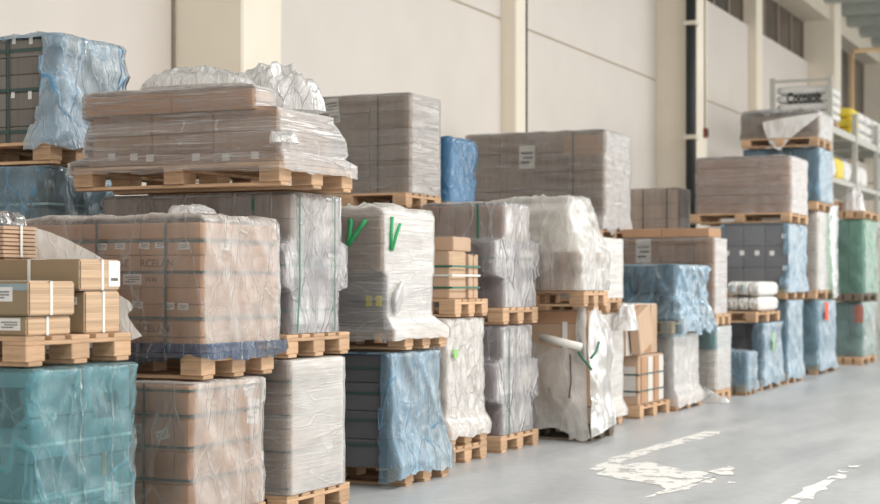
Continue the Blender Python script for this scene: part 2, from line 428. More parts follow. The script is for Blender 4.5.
# ---------------------------------------------------------------- straps
def band(label, pts, wdir, mat, width=.016, th=.0015, nrm=None, group=None):
    """a flat band through pts (closed or open polyline in a plane); wdir: across the band"""
    pts = [Vector(p) for p in pts]; wd = Vector(wdir).normalized()*width/2
    L = []
    vs, fs = [], []
    c = sum(pts, Vector())/len(pts)
    for p in pts:
        vs += [p-wd-c, p+wd-c]
    for i in range(len(pts)-1):
        fs.append((2*i, 2*i+1, 2*i+3, 2*i+2))
    o = link('strapping_band', mesh('strapping_band', vs, fs), M[mat]); o.location = c
    md = o.modifiers.new('thickness', 'SOLIDIFY'); md.thickness = th; md.offset = 0
    return tag(o, label, 'strap', group)
def strap_h(label, x0, x1, y0, y1, z, mat='green_strap', g=.005, group=None, width=.016):
    return band(label, [(x0-g,y0-g,z),(x1+g,y0-g,z),(x1+g,y1+g,z),(x0-g,y1+g,z),(x0-g,y0-g,z)], (0,0,1), mat, group=group, width=width)
def strap_x(label, x, y0, y1, z0, z1, mat='green_strap', g=.0085, group=None):
    return band(label, [(x,y0-g,z0+.004),(x,y0-g,z1+g),(x,y1+g,z1+g),(x,y1+g,z0+.004)], (1,0,0), mat, group=group)
def strap_y(label, y, x0, x1, z0, z1, mat='green_strap', g=.005, group=None):
    return band(label, [(x1+g,y,z0+.004),(x1+g,y,z1+g),(x0-g,y,z1+g),(x0-g,y,z0+.004)], (0,1,0), mat, group=group)

# ---------------------------------------------------------------- cartons
ORD = ['top','second','third','fourth','fifth','sixth','seventh','eighth','ninth']
def sticker(parent, face, w, l, h, a, b, sw, sh, mat='label', name='label', rot=0., lines=True, t=.0015):
    """a paper label on a carton: face 'f' (towards -Y) or 's' (towards +X); a, b = place on the face from its centre"""
    me = box_me(sw, t, sh, 0).copy()
    o = link(name, me, M[mat], parent)
    if face == 'f':
        o.location = (a, -l/2-t/2-.0006, h/2+b-sh/2); o.rotation_euler = (0, rot, 0)
    else:
        o.location = (w/2+t/2+.0006, a, h/2+b-sh/2); o.rotation_euler = (0, rot, math.pi/2)
    if lines and mat == 'label':
        L = [(-sw*.38, sw*.38, -t/2-.0009, -t/2-.0002, sh*q, sh*(q+.09)) for q in (.22, .42, .62)]
        k = boxes_me('print', [(x0+ (sw*.14 if i == 1 else 0), x1-(sw*.2 if i == 0 else 0), y0, y1, z0, z1) for i, (x0,x1,y0,y1,z0,z1) in enumerate(L)])
        link('print', k, M['ink'], o)
    return o
def text(parent, s, face, w, l, h, a, b, size, mat='brown_ink', off=.0):
    cu = bpy.data.curves.new('lettering', 'FONT'); cu.body = s; cu.size = size; cu.align_x = 'CENTER'; cu.align_y = 'CENTER'; cu.extrude = .0006; cu.offset = off
    cu.materials.append(M[mat])
    tmp = bpy.data.objects.new('lettering_curve', cu); me = bpy.data.meshes.new_from_object(tmp); bpy.data.objects.remove(tmp)
    o = link('lettering', me, M[mat], parent)
    if face == 'f': o.location = (a, -l/2-.0012, h/2+b); o.rotation_euler = (math.pi/2, 0, 0)
    else: o.location = (w/2+.0012, a, h/2+b); o.rotation_euler = (math.pi/2, 0, math.pi/2)
    return o

class Load: pass
def load(noun, phrase, v, z0, tiers, group, x0=None, w=1.2, xl=None, mat='kraft', wr=None, straps=(), kindname='carton', color='brown', gap=.004, extra=None, front=True, seed=1):
    """a palletised load. tiers from the bottom: (photo row of its top, photo col of aisle corner, photo col of aisle far end, nx, ny, nz[, mat, colour])"""
    R = Load(); R.boxes = {}; R.ext = []; R.phrase = phrase
    z = z0; ntot = sum(t[5] for t in tiers); done = 0
    for ti, T in enumerate(tiers):
        yt, xc, xr, nx, ny, nz = T[:6]; mt = T[6] if len(T) > 6 else mat; cl = T[7] if len(T) > 7 else color
        vv = T[8] if len(T) > 8 else v; xll = T[9] if len(T) > 9 else xl
        y0, y1 = u_at(xc, vv), u_at(xr, vv); X1 = vv
        X0 = v_at(xll, y0) if xll is not None else (x0 if x0 is not None else vv-w)
        zt = z_at(xc, yt, vv)
        cw, cl_, ch = (X1-X0)/nx, (y1-y0)/ny, (zt-z)/nz
        for k in range(nz):
            for i in range(nx):
                for j in range(ny):
                    if not (i == nx-1 or j == 0): continue
                    me = box_me(cw-gap, cl_-gap, ch-.002, .006)
                    o = bpy.data.objects.new(kindname, me); COL.objects.link(o)
                    if not me.materials: me.materials.append(M[mt])
                    o.material_slots[0].link = 'OBJECT'; o.material_slots[0].material = M[mt]
                    o.location = (X0+(i+.5)*cw, y0+(j+.5)*cl_, z+k*ch+.001)
                    lay = ntot-1-(done+k)
                    ls = ORD[lay] if lay < ntot-1 or ntot == 1 else 'bottom'
                    if nx == 1 and ny == 1: pos = ''
                    elif i == nx-1 and j == 0: pos = ' at the aisle corner'
                    elif j == 0: pos = ' %s along wide face' % ORD[nx-1-i]
                    else: pos = ' %s along aisle face' % ORD[j]
                    tag(o, '%s %s, %s layer%s, %s' % (cl, noun, ls, pos, phrase), noun.split()[-1], group)
                    R.boxes[(lay, i, j)] = (o, cw-gap, cl_-gap, ch-.002)
        R.ext.append((z, zt, X0, X1, y0, y1)); z = zt; done += nz
    R.z0, R.z1 = z0, z
    R.X0 = min(e[2] for e in R.ext); R.X1 = max(e[3] for e in R.ext); R.y0 = min(e[4] for e in R.ext); R.y1 = max(e[5] for e in R.ext)
    if wr:
        wr = dict(wr); rows = []; s = .012
        sk = wr.pop('skirt', None); lab = wr.pop('label'); m = wr.pop('mat'); up = wr.pop('up', .006); zb = wr.pop('zb', 0.)
        if sk:
            e0 = R.ext[0]; px0, px1, py0, py1 = LASTP; m_ = .006
            full = (min(px0-m_, e0[2]), max(px1+m_, e0[3]), min(py0-m_, e0[4]), max(py1+m_, e0[5]))
            if sk[0] > 0: rows.append((z0-sk[0],)+full)
            rows.append((z0+.004,)+(full if sk[0] > 0 else e0[2:]))
        for q, (a, b, X0, X1, y0, y1) in enumerate(R.ext):
            # where the next tier is wider the film slants below it; where narrower it slants above
            lo = a+.002 if q == 0 else a+.03
            if q == 0 and sk: lo = a+(sk[4] if len(sk) > 4 else .06)
            if q == 0 and zb: lo = a+zb
            hi = b+up if q == len(R.ext)-1 else b-.03
            rows += [(lo, X0, X1, y0, y1), (hi, X0, X1, y0, y1)]
        # make the rings enclose every tier at the joints
        for q in range(len(R.ext)-1):
            A, B = R.ext[q], R.ext[q+1]
            rows.append((A[1], min(A[2],B[2]), max(A[3],B[3]), min(A[4],B[4]), max(A[5],B[5])))
        R.film = wrap('stretch_wrap', lab, rows, m, seed=seed, **wr)
    for st in straps:
        kind, val, mt, lab = st
        e = (R.X0, R.X1, R.y0, R.y1)
        if kind == 'h': strap_h(lab, *e, z0+(R.z1-z0)*val, mt)
        elif kind == 'x': strap_x(lab, R.X1-(R.X1-R.X0)*val, R.y0, R.y1, z0, R.z1, mt)
        elif kind == 'y': strap_y(lab, R.y0+(R.y1-R.y0)*val, R.X0, R.X1, z0, R.z1, mt)
    return R

LASTP = [0,0,0,0]
def pal(label, v, xc, xr, z, w=1.2, xl=None, **kw):
    y0, y1 = u_at(xc, v), u_at(xr, v)
    x0 = v_at(xl, y0) if xl is not None else v-w
    pallet(label, x0, v, y0, y1, z, **kw)
    LASTP[:] = [x0, v, y0, y1]
    return z+PH+.001
TOPGAP = .03
exec_parts = []
# ================================================================ the setting
def struct(o): o['kind'] = 'structure'; return o
WV = -9.0
def floor_mat():
    m, nt, out = newmat('polished_concrete')
    b = N(nt, 'ShaderNodeBsdfPrincipled'); tc = N(nt, 'ShaderNodeTexCoord')
    n1 = N(nt, 'ShaderNodeTexNoise'); n1.inputs['Scale'].default_value = .9; n1.inputs['Detail'].default_value = 8; n1.inputs['Roughness'].default_value = .6
    mp = N(nt, 'ShaderNodeMapping'); mp.inputs['Scale'].default_value = (2.2, .5, 1); mp.inputs['Rotation'].default_value = (0, 0, .35)
    nt.links.new(tc.outputs['Object'], mp.inputs[0]); nt.links.new(mp.outputs[0], n1.inputs['Vector'])
    n2 = N(nt, 'ShaderNodeTexNoise'); n2.inputs['Scale'].default_value = 9; n2.inputs['Detail'].default_value = 8
    nt.links.new(tc.outputs['Object'], n2.inputs['Vector'])
    a = math_node(nt, 'ADD', math_node(nt, 'MULTIPLY', n1.outputs['Fac'], .7), math_node(nt, 'MULTIPLY', n2.outputs['Fac'], .3))
    cr = N(nt, 'ShaderNodeValToRGB'); cr.color_ramp.elements[0].position = .36; cr.color_ramp.elements[1].position = .64
    cr.color_ramp.elements[0].color = c4(srgb(164,166,168)); cr.color_ramp.elements[1].color = c4(srgb(190,191,191))
    nt.links.new(a, cr.inputs[0]); nt.links.new(cr.outputs[0], b.inputs['Base Color'])
    r = N(nt, 'ShaderNodeMapRange'); r.inputs['To Min'].default_value = .28; r.inputs['To Max'].default_value = .5
    nt.links.new(n1.outputs['Fac'], r.inputs['Value']); nt.links.new(r.outputs[0], b.inputs['Roughness'])
    b.inputs['Specular IOR Level'].default_value = .45
    nt.links.new(b.outputs[0], out.inputs[0]); return m
M['floor'] = floor_mat()
struct(box('floor', -9.4, 22, -8, 75, -.2, 0, M['floor'], bev=0))
struct(box('ceiling', -9.4, 22, -8, 75, 9.2, 9.4, M['roof'], bev=0))
for k in range(16):                                                  # roof ribs across the hall
    u = 30 + k*2.1
    struct(box('ceiling_rib', -8.6, 22, u, u+.35, 8.95, 9.2, M['roof'], bev=0))
JZ = 5.38
pil = [(13.27, 14.03, -8.2), (21.75, 22.15, -8.76), (29.5, 30.2, -8.2), (36.75, 37.35, -8.8), (43.4, 44.3, -8.28), (52.6, 53.4, -8.4), (62, 63, -8.4)]
wl = [-8] + [q for p in pil for q in p[:2]] + [75]
ti = 0
for k in range(0, len(wl), 2):
    a, b = wl[k], wl[k+1]
    hasw = a > 30; sill = 7.5 if a < 44 else 5.4
    top = sill if hasw else 9.2
    struct(box('wall_left', WV-.25, WV, a, b, 0, JZ-.02 if top > JZ else top, M['wall'], bev=.006))
    if top > JZ+.1: struct(box('wall_left_joint', WV-.2, WV-.012, a, b, JZ-.02, JZ+.012, M['joint'], bev=0))
    if top > JZ+.1: struct(box('wall_left', WV-.25, WV, a, b, JZ+.012, top, M['wall'], bev=.006))
    struct(box('wall_left', WV-.4, WV-.26, a, b, 0, 9.2, M['pilaster'] if not hasw else M['dark_glass'], bev=0)) if not hasw else None
    if hasw:
        w = box('window_%d' % (k//2), WV-.2, WV-.14, a, b, sill, 8.7, M['dark_glass'], bev=0); struct(w)
        n = max(3, int((b-a)/1.25))
        for q in range(n+1):
            u = a + (b-a)*q/n
            o = box('window_mullion', -.035, .06, -.05+u-(a+b)/2, .05+u-(a+b)/2, 0, 8.7-sill, M['mullion'], w, bev=0)
        struct(box('trim_%d' % (k//2), WV-.25, -8.42 if a < 44 else -8.6, a, b, 8.6, 9.2, M['beam'], bev=.01))
for i, (a, b, v) in enumerate(pil):
    struct(box('wall_left_pilaster', WV-.25, v, a+.002, b-.002, 0, 9.2, M['pilaster'], bev=.02))
# thin groove down beside the first pilaster and the second
for x, i in ((.02, 0),):
    a, b, v = pil[i]
    struct(box('trim_20', WV, WV+.03, a-.03, a-.002, 0, 9.2, M['mullion'], bev=0))
a, b, v = pil[1]
struct(box('trim_21', v+.001, v+.02, b-.03, b-.004, 0, 9.2, M['pipe'], bev=0))
# downpipe on the third pilaster, with its clamps
pv = v_at(690, 29.3); 
o = link('downpipe', tube_me('downpipe', [(0,0,0),(0,0,9.2)], .095, 16), M['pipe']); o.location = (pv, 29.36, 0)
tag(o, 'dark grey downpipe running up the pilaster behind the stacks', 'pipe')
for yy in (23, 137):
    zc = z_at(690, yy, pv)
    link('pipe_clamp', boxes_me('pipe_clamp', [(-.12,.12,-.11,.13,-.04,.04)]), M['beam'], o).location = (0, 0, zc)
# switch box with its conduit
u0 = u_at(704, -8.2); zc = z_at(704, 133, -8.2)
t = empty('switch_box', (-8.2, u0, zc)); tag(t, 'small red-brown switch box with thin conduit on the wall pilaster', 'switch')
box('body', .001, .07, -.06, .06, -.09, .09, M['switch'], t, .008)
box('cover', .071, .08, -.045, .045, -.07, .07, M['dark_box'], t, .003)
link('conduit', tube_me('conduit', [(.02,0,.095),(.02,0,9.19-zc)], .014, 8), M['mullion'], t)
# floor paint
def fpt(X, Y):
    x, y = 560+X/2.75, 380+Y/2.75
    Z = CAMZ*F/(y-HY); q = (x-440)/F
    return Vector((Z*(q*CS-SN), Z*(q*SN+CS), 0))
m, nt, out = newmat('worn_floor_paint')
b = N(nt, 'ShaderNodeBsdfPrincipled'); b.inputs['Roughness'].default_value = .55
tc = N(nt, 'ShaderNodeTexCoord'); n1 = N(nt, 'ShaderNodeTexNoise'); n1.inputs['Scale'].default_value = 5; n1.inputs['Detail'].default_value = 8; n1.inputs['Roughness'].default_value = .7
nt.links.new(tc.outputs['Object'], n1.inputs['Vector'])
cr = N(nt, 'ShaderNodeValToRGB'); cr.color_ramp.elements[0].position = .36; cr.color_ramp.elements[1].position = .50
cr.color_ramp.elements[0].color = c4(srgb(186,186,184)); cr.color_ramp.elements[1].color = c4(srgb(232,229,224))
b.inputs['Base Color'].default_value = c4(srgb(232,229,224))
mrp = N(nt, 'ShaderNodeMapRange'); mrp.inputs['From Min'].default_value = .40; mrp.inputs['From Max'].default_value = .47
nt.links.new(n1.outputs['Fac'], mrp.inputs['Value']); trp = N(nt, 'ShaderNodeBsdfTransparent'); mxp = N(nt, 'ShaderNodeMixShader')
nt.links.new(mrp.outputs[0], mxp.inputs[0]); nt.links.new(trp.outputs[0], mxp.inputs[1]); nt.links.new(b.outputs[0], mxp.inputs[2]); nt.links.new(mxp.outputs[0], out.inputs[0])
M['paint'] = m
def paint(poly, seed, sub=6):
    pts = [fpt(*p) for p in poly]; q = []
    for a, c in zip(pts, pts[1:]+pts[:1]):
        for k in range(sub):
            p = a.lerp(c, k/sub); d = (c-a); L = d.length
            nn = Vector((-d.y, d.x, 0)).normalized() if L else Vector()
            q.append(p + nn*noise.noise(p*5+Vector((seed,0,0)))*min(.05, L*.25))
    bm = bmesh.new(); f = bm.faces.new([bm.verts.new((p.x, p.y, .002+seed*.0004)) for p in q]); bmesh.ops.triangulate(bm, faces=[f])
    bmesh.ops.recalc_face_normals(bm, faces=bm.faces[:])
    me = bpy.data.meshes.new('floor_marking'); bm.to_mesh(me); bm.free()
    if me.polygons[0].normal.z < 0: me.flip_normals()
    struct(link('floor_marking', me, M['paint']))
paint([(80,245),(150,212),(300,170),(395,142),(445,142),(430,152),(300,185),(190,218),(160,235),(100,250)], 1)
paint([(105,255),(150,228),(165,238),(240,224),(330,245),(328,254),(390,250),(400,258),(395,268),(432,266),(425,282),(350,300),(280,315),(235,328),(230,322),(290,300),(280,290),(210,280),(150,268),(112,262)], 2)
paint([(408,252),(470,238),(478,262),(440,262)], 5, 4)
paint([(460,280),(485,279),(483,284),(462,285)], 3, 3)
paint([(480,420),(610,341),(690,290),(765,258),(790,263),(770,275),(700,315),(660,341),(540,420)], 4)
paint([(766,251),(785,248),(790,255),(770,258)], 6, 3)
paint([(790,237),(825,237),(815,242),(795,242)], 7, 3)

# ================================================================ column: teal hood, loose cartons
WP = 'wooden pallets in the aisle row'
G = 'cartons in the wrapped loads'
def top_next(R, g=.03): return R.z1 + g
v = -5.0
z = pal('wooden pallet under the teal hooded load', v, 30, 131, 0, 1.25, group=WP)
A = load('tile carton', 'inside the teal hood', v, z, [(373, 31, 130.5, 2, 2, 4)], G, w=1.22, mat='tealgrey_box', color='pale grey', seed=2,
    wr=dict(label='teal plastic hood over the floor load below the loose cartons', mat='teal', style='bag', amp=.034, off=.012, topamp=.006, res=.03),
    straps=[('h', .30, 'white_strap', 'white band low around the teal hooded load'), ('h', .60, 'white_strap', 'white band halfway up the teal hooded load'), ('x', .35, 'white_strap', 'upright white band over the teal hooded load')])

b_, w_, l_, h_ = A.boxes[(2, 1, 1)]
sticker(b_, 's', w_, l_, h_, -.02, .06, .05, .12, 'kraft_pale', 'tag', lines=False)
sticker(b_, 's', w_, l_, h_, .03, -.09, .12, .1, 'label', 'label', .15, lines=False)
z = top_next(A)
zp = z
z = pal('wooden pallet on the teal hood carrying loose cartons', v, 26, 131, z, 1.25, group=WP)
yA0, yA1 = u_at(26, v), u_at(131, v)

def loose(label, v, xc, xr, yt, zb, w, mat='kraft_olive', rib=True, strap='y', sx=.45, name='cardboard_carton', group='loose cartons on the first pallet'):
    """a flat carton of stacked boards with a white band round it"""
    y0, y1 = u_at(xc, v), u_at(xr, v); zt = z_at(xc, yt, v)
    t = empty(name, (v-w/2, (y0+y1)/2, zb)); tag(t, label, 'carton', group)
    l = y1-y0; h = zt-zb
    me = box_me(w, l, h, .008, 2).copy(); me.materials.append(M[mat]); 
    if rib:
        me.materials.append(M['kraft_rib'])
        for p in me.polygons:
            if p.normal.x > .5 or p.normal.z > .9: p.material_index = 1  # aisle face and top take the lighter ribbed tone, other faces the darker olive
    o = bpy.data.objects.new('body', me); COL.objects.link(o); o.parent = t
    if strap == 'y':                                              # band round the length: seen on the aisle face and the top
        ys = -l/2+l*sx; r = boxes_me('band', [(-w/2-.003, w/2+.003, ys-.009, ys+.009, -.0, h+.003)]); 
        link('band', boxes_me('band', [(w/2+.0005, w/2+.003, ys-.009, ys+.009, .002, h+.003), (-w/2-.003, w/2+.003, ys-.009, ys+.009, h+.0005, h+.003), (-w/2-.003, -w/2-.0005, ys-.009, ys+.009, .002, h+.003)]), M['white_strap'], t)
    if strap == 'xy':
        xs = -w*.02
        link('band', boxes_me('band', [(w/2+.0005, w/2+.003, -l/2+l*sx-.009, -l/2+l*sx+.009, .002, h+.003), (-w/2, w/2+.003, -l/2+l*sx-.009, -l/2+l*sx+.009, h+.0005, h+.003)]), M['white_strap'], t)
        link('band', boxes_me('band', [(xs-.009, xs+.009, -l/2-.003, -l/2-.0005, .002, h+.003), (xs-.009, xs+.009, -l/2-.003, l/2, h+.0005, h+.003)]), M['white_strap'], t)
    t['dims'] = 0; del t['dims']
    return t, o, w, l, h, zt+.005
LG = 'loose cartons on the first pallet'
# lower flat carton, then the one upon it
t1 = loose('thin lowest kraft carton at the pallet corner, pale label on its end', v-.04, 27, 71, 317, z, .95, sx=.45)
sticker(t1[0], 'f', t1[2], t1[3], t1[4], .37, .01, .13, .06)
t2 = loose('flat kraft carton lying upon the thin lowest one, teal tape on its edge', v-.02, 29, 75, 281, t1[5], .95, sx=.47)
sticker(t2[0], 'f', t2[2], t2[3], t2[4], .30, .02, .15, .07)
box('tape', -t2[2]/2+.02, t2[2]/2-.01, -t2[3]/2-.0012, -t2[3]/2-.0004, t2[4]-.045, t2[4]-.012, M['tealgrey_box'], t2[0], 0)
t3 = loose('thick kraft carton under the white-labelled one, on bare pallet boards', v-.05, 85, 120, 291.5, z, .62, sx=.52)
sticker(t3[0], 'f', t3[2], t3[3], t3[4], .23, .06, .06, .04)
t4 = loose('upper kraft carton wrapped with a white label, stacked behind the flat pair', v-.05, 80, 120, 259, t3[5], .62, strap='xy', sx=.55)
lw = box('label', t4[2]/2+.0006, t4[2]/2+.0025, t4[3]*.2, t4[3]*.49, .02, t4[4]-.006, M['label'], t4[0], 0)
box('print', .0012, .0022, -.03, .03, .03, .045, M['ink'], lw, 0)
vb = v-.05-.62-.03
t5 = loose('dark kraft carton beneath the bundle of flat boards', vb, 5, 60, 258.5, z, .5, mat='kraft', rib=False, strap='')
# bundle of flat boards: each board a thing of its own
zb = t5[5]; y0, y1 = u_at(-26, vb), u_at(39, vb); zt = z_at(39, 227, vb); nb = 8; hb = (zt-zb)/nb
for k in range(nb):
    o = box('cardboard_sheet', vb-.5, vb-.004*(k % 3), max(y0, u_at(4, vb)), y1-.004*((k*2) % 3), zb+k*hb+.0005, zb+(k+1)*hb-.003, M['kraft_pale'], None, .003)
    tag(o, '%s flat board of the strapped cardboard bundle behind the loose cartons' % (ORD[nb-1-k] if k else 'lowest'), 'cardboard', 'flat cardboard bundle')
ym = u_at(21, vb)
band('upright white band around the bundle of flat boards', [(vb+.004,ym,zb+.004),(vb+.004,ym,zt+.003),(vb-.51,ym,zt+.003),(vb-.51,ym,zb+.004)], (0,1,0), 'white_strap', width=.02)
crumple('plastic_scrap', 'scrap of clear film lying on the flat board bundle', vb-.2, y0+.35, zt+.006, .35, .5, .11, 'clear_sleek', 4, 24)
# white plastic sheet hanging between the loose cartons and the brown load
us = yA1+.045
def S(x, y): return PU(x, y, us)
sheet('plastic_sheet', 'white plastic sheet hanging behind the loose cartons with a pointed corner', [
    [S(36,228), S(60,236), S(96,254), S(106,262)],
    [S(36,262), S(64,268), S(104,282), S(116,290)],
    [S(38,300), S(70,302), S(112,304), S(134,306)],
    [S(40,326), S(72,326), S(110,330), S(128,316)],
    [S(42,350), S(76,349), S(114,345), S(143,336)]], 'bright_sheet', .018, 12, 3)

# ================================================================ column: two brown film-wrapped loads
v = -5.0
z = pal('wooden pallet under the brown floor load beside the teal hood', v, 198, 266, 0, 1.25, group=WP)
B1 = load('tile carton', 'floor load beside teal hood', v-.03, z, [(386, 189, 260.5, 2, 2, 4)], G, w=1.2, color='brown', seed=5,
    wr=dict(label='clear wrinkled film around the brown floor load beside the teal hood', mat='clear_bag', style='bag', amp=.026, off=.012, topamp=.006, res=.03),
    straps=[('h', .28, 'dark_strap', 'lowest dark band around brown floor load'), ('h', .53, 'dark_strap', 'middle dark band around brown floor load'), ('h', .77, 'dark_strap', 'high dark band around brown floor load'), ('h', .96, 'dark_strap', 'topmost dark band around brown floor load'), ('x', .25, 'dark_strap', 'upright dark band over brown floor load')])
for (k, a, b2, r) in (((1,1,0), -.12, .03, .08), ((1,1,0), .08, .0, -.3)):
    o, w_, l_, h_ = B1.boxes[k]; sticker(o, 'f', w_, l_, h_, a+.05, b2, .09, .055, rot=r)
for k in ((0,1,0),(1,1,0),(2,1,0)):
    o, w_, l_, h_ = B1.boxes[k]; sticker(o, 'f', w_, l_, h_, -.05, -.06, .28, .004, 'brown_ink', 'print_line', lines=False); sticker(o, 'f', w_, l_, h_, .2, .02, .004, .12, 'brown_ink', 'print_line', lines=False)
o, w_, l_, h_ = B1.boxes[(0,1,1)]; sticker(o, 's', w_, l_, h_, .08, .05, .13, .07, rot=-.3)
o, w_, l_, h_ = B1.boxes[(1,1,1)]; sticker(o, 's', w_, l_, h_, .1, .09, .13, .15, rot=.1)
z = top_next(B1)
z = pal('wooden pallet between the two brown loads', v, 201.5, 274, z, 1.25, group=WP)
B3 = load('tile carton', 'load behind loose cartons', v-.02, z, [(222, 201, 277, 3, 2, 8)], G, w=1.25, color='brown', seed=6,
    wr=dict(label='clear film around the brown load behind the loose cartons', mat='clear_bag', style='bag', amp=.016, off=.012, topamp=.035, res=.025, up=.012, zb=.05),
    straps=[('h', .86, 'dark_strap', 'topmost dark band around upper brown load'), ('h', .62, 'dark_strap', 'middle dark band around upper brown load'), ('h', .27, 'dark_strap', 'low dark band around upper brown load'), ('x', .19, 'dark_strap', 'first upright dark band over upper brown load'), ('x', .575, 'dark_strap', 'second upright dark band over upper brown load')])
def mark(R, k, x, y, sw, sh, face='f', **kw):
    """a sticker where the photo shows it"""
    o, w_, l_, h_ = R.boxes[k]; c = o.location
    if face == 'f': p = PU(x, y, c.y-l_/2); a = p.x-c.x
    else: p = P(x, y, c.x+w_/2); a = p.y-c.y
    return sticker(o, face, w_, l_, h_, a, p.z-(c.z+h_/2), sw, sh, **kw)
def cell(R, x, y, face='f'):
    best = None
    for k, (o, w_, l_, h_) in R.boxes.items():
        c = o.location
        p = PU(x, y, c.y-l_/2) if face == 'f' else P(x, y, c.x+w_/2)
        d = abs(p.z-(c.z+h_/2))*4 + (abs(p.x-c.x) if face == 'f' else abs(p.y-c.y))
        if face == 'f' and k[2] != 0: continue
        if face == 's' and abs(c.x+w_/2-R.X1) > .2: continue
        if best is None or d < best[0]: best = (d, k)
    return best[1]
for (x, y, r) in ((102,246.5,.06),(120,246,.05),(144,245.5,.12),(160.5,244.5,0),(184,246,0),(137,304.5,.15),(169,306,.03),(183,306.5,.05)):
    mark(B3, cell(B3, x, y), x, y, .072, .04, rot=r)
mark(B3, cell(B3, 132.5, 279), 132.5, 279, .13, .065)
for (x, y, s, sz) in ((157,259.5,'RCELAN',.062),(124,260.5,'ST',.06),(151,278,'WM',.045),(153,325,'RCELAN',.062)):
    k = cell(B3, x, y); o, w_, l_, h_ = B3.boxes[k]; p = PU(x, y, o.location.y-l_/2)
    text(o, s, 'f', w_, l_, h_, p.x-o.location.x, 0, sz, off=.0012)
for (x, y, sx_, sy_) in ((56,474,.34,.17),(104,405,.2,.13)):
    mark(A, cell(A, x, y, 's'), x, y, sx_, sy_, 's', mat='slate_box', name='print_panel', lines=False)
mark(A, cell(A, 12, 408), 9, 408, .22, .2, mat='dark_box', name='print_panel', lines=False)
for (x, y, sx_, sy_) in ((225,246,.09,.05),(267,250,.05,.035)): mark(B3, cell(B3, x, y, 's'), x, y, sx_, sy_, 's')
wrap('plastic_skirt', 'ragged blue film around the foot of the upper brown load', [(B3.z0-.02, B3.X0-.03, max(B3.X1,LASTP[1])+.012, min(B3.y0,LASTP[2])-.012, B3.y1+.02), (B3.z0+.006, B3.X0-.02, max(B3.X1,LASTP[1])+.014, min(B3.y0,LASTP[2])-.012, B3.y1+.02), (B3.z0+.06, B3.X0-.02, B3.X1+.018, B3.y0-.02, B3.y1+.015)], 'navy', 'bag', .035, .014, 0, .02, 9, rag=.06, closed_top=False, cat='plastic sheet')
crumple('film_bunch', 'crumpled film end on the top edge of the upper brown load', -5.16, B3.y0+.12, B3.z1+.05, .3, .2, .07, 'crumple', 14, 24)

# ================================================================ column: grey tile load, stepped load, film-heaped load on top
z = pal('wooden pallet under the grey floor load beside the brown loads', v, 287, 350, 0, 1.2, group=WP)
C1 = load('tile carton', 'floor load of the three-high stack', v-.01, z, [(363, 287.5, 342.5, 2, 3, 4)], G, w=1.18, mat='greyboard', color='grey', seed=8,
    wr=dict(label='taut milky film around the grey floor load of the three-high stack', mat='milky', amp=.012, off=.012, topamp=.004, res=.04),
    straps=[('h', q, 'dark_strap', l) for q, l in ((.05,'lowest dark band around grey floor load'),(.33,'second dark band from below, grey floor load'),(.6,'third dark band from below, grey floor load'),(.86,'topmost dark band around grey floor load'))])
for k in ((2,1,0),(3,1,0)):
    o, w_, l_, h_ = C1.boxes[k]; sticker(o, 's', w_, l_, h_, 0, .03, l_*.8, h_*.6, 'kraft', 'print_panel', lines=False)
o, w_, l_, h_ = C1.boxes[(0,1,1)]; text(o, 'STONE' if False else '', 's', w_, l_, h_, 0, 0, .1) if False else None
z = top_next(C1)
z = pal('wooden pallet under the stepped load with green bands', v, 287, 349.5, z, 1.2, group=WP)
C3 = load('tile carton', 'stepped green-banded load', v-.04, z, [(287, 290, 336, 2, 2, 1, 'lilac_box', 'grey'), (243, 282.5, 345, 2, 3, 1, 'lilac_box', 'grey'), (194, 291, 338.5, 2, 2, 2, 'greyboard', 'grey', -5.04, 103)], G, w=1.2, mat='lilac_box', color='grey', seed=9,
    wr=dict(label='glossy film around the stepped load in the three-high stack', mat='clear_sleek', amp=.014, off=.012, topamp=.004, res=.035))
for k in ((3,1,1),(1,1,1),(0,1,1),(2,1,0),(3,1,0),(2,1,2)):
    if k in C3.boxes:
        o, w_, l_, h_ = C3.boxes[k]; sticker(o, 's', w_, l_, h_, 0, 0, l_*.72, h_*.6, 'white_box', 'pale_panel', lines=False)
e0, e1, e2 = C3.ext
g = .016
yb = u_at(304, v+.02)
band('taut green band down the aisle face of the stepped load', [(e0[3]+.03, yb-.03, e0[0]+.01), (e1[3]+.03, yb, e1[0]), (e1[3]+.03, yb, e1[1]), (e2[3]+.03, yb, e2[1]+.0)], (0,1,0), 'green_strap', width=.018)
yb = u_at(339, v+.02)
band('green band on the far edge of the stepped load', [(e0[3]+.03, yb, e0[0]+.01), (e1[3]+.03, yb, e1[0]), (e2[3]+.03, yb, e2[1])], (0,1,0), 'green_strap', width=.012)
xb = v_at(253, e2[4]-.02)
band('upright green band on the wide face of the stepped load', [(xb, e2[4]-.02, e2[0]), (xb, e2[4]-.02, e2[1])], (1,0,0), 'green_strap', width=.02)
strap_h('level green band around the bulging middle of the stepped load', *e1[2:], (e1[0]+e1[1])/2, 'green_strap', .006, width=.012)
strap_h('level green band around the foot of the stepped load', *e0[2:], (e0[0]+e0[1])/2, 'green_strap', .006, width=.012)
z = top_next(C3)
V5 = -4.88
z = pal('wooden pallet carrying the film-heaped load high on the stack', V5, 279.5, 353, z, xl=73, group=WP)
C5 = load('flat pack', 'under the loose film heap', V5-.03, z, [(150, 277, 343, 3, 2, 2, 'greybrown', 'grey-brown', V5-.03, 88), (108, 277, 331, 3, 2, 2, 'greybrown', 'grey-brown', V5-.06, 92)], G, mat='greybrown', color='grey-brown', seed=10, kindname='board_pack')
u5 = C5.ext[1][4]-.03
xa5, xm5, xb5 = v_at(85, u5), v_at(171, u5), v_at(253, u5); zt5 = z_at(253, 88, xb5)
C5t = Load(); C5t.X0, C5t.X1, C5t.y0, C5t.y1, C5t.z1 = xa5, xb5, u5, u5+.24, zt5
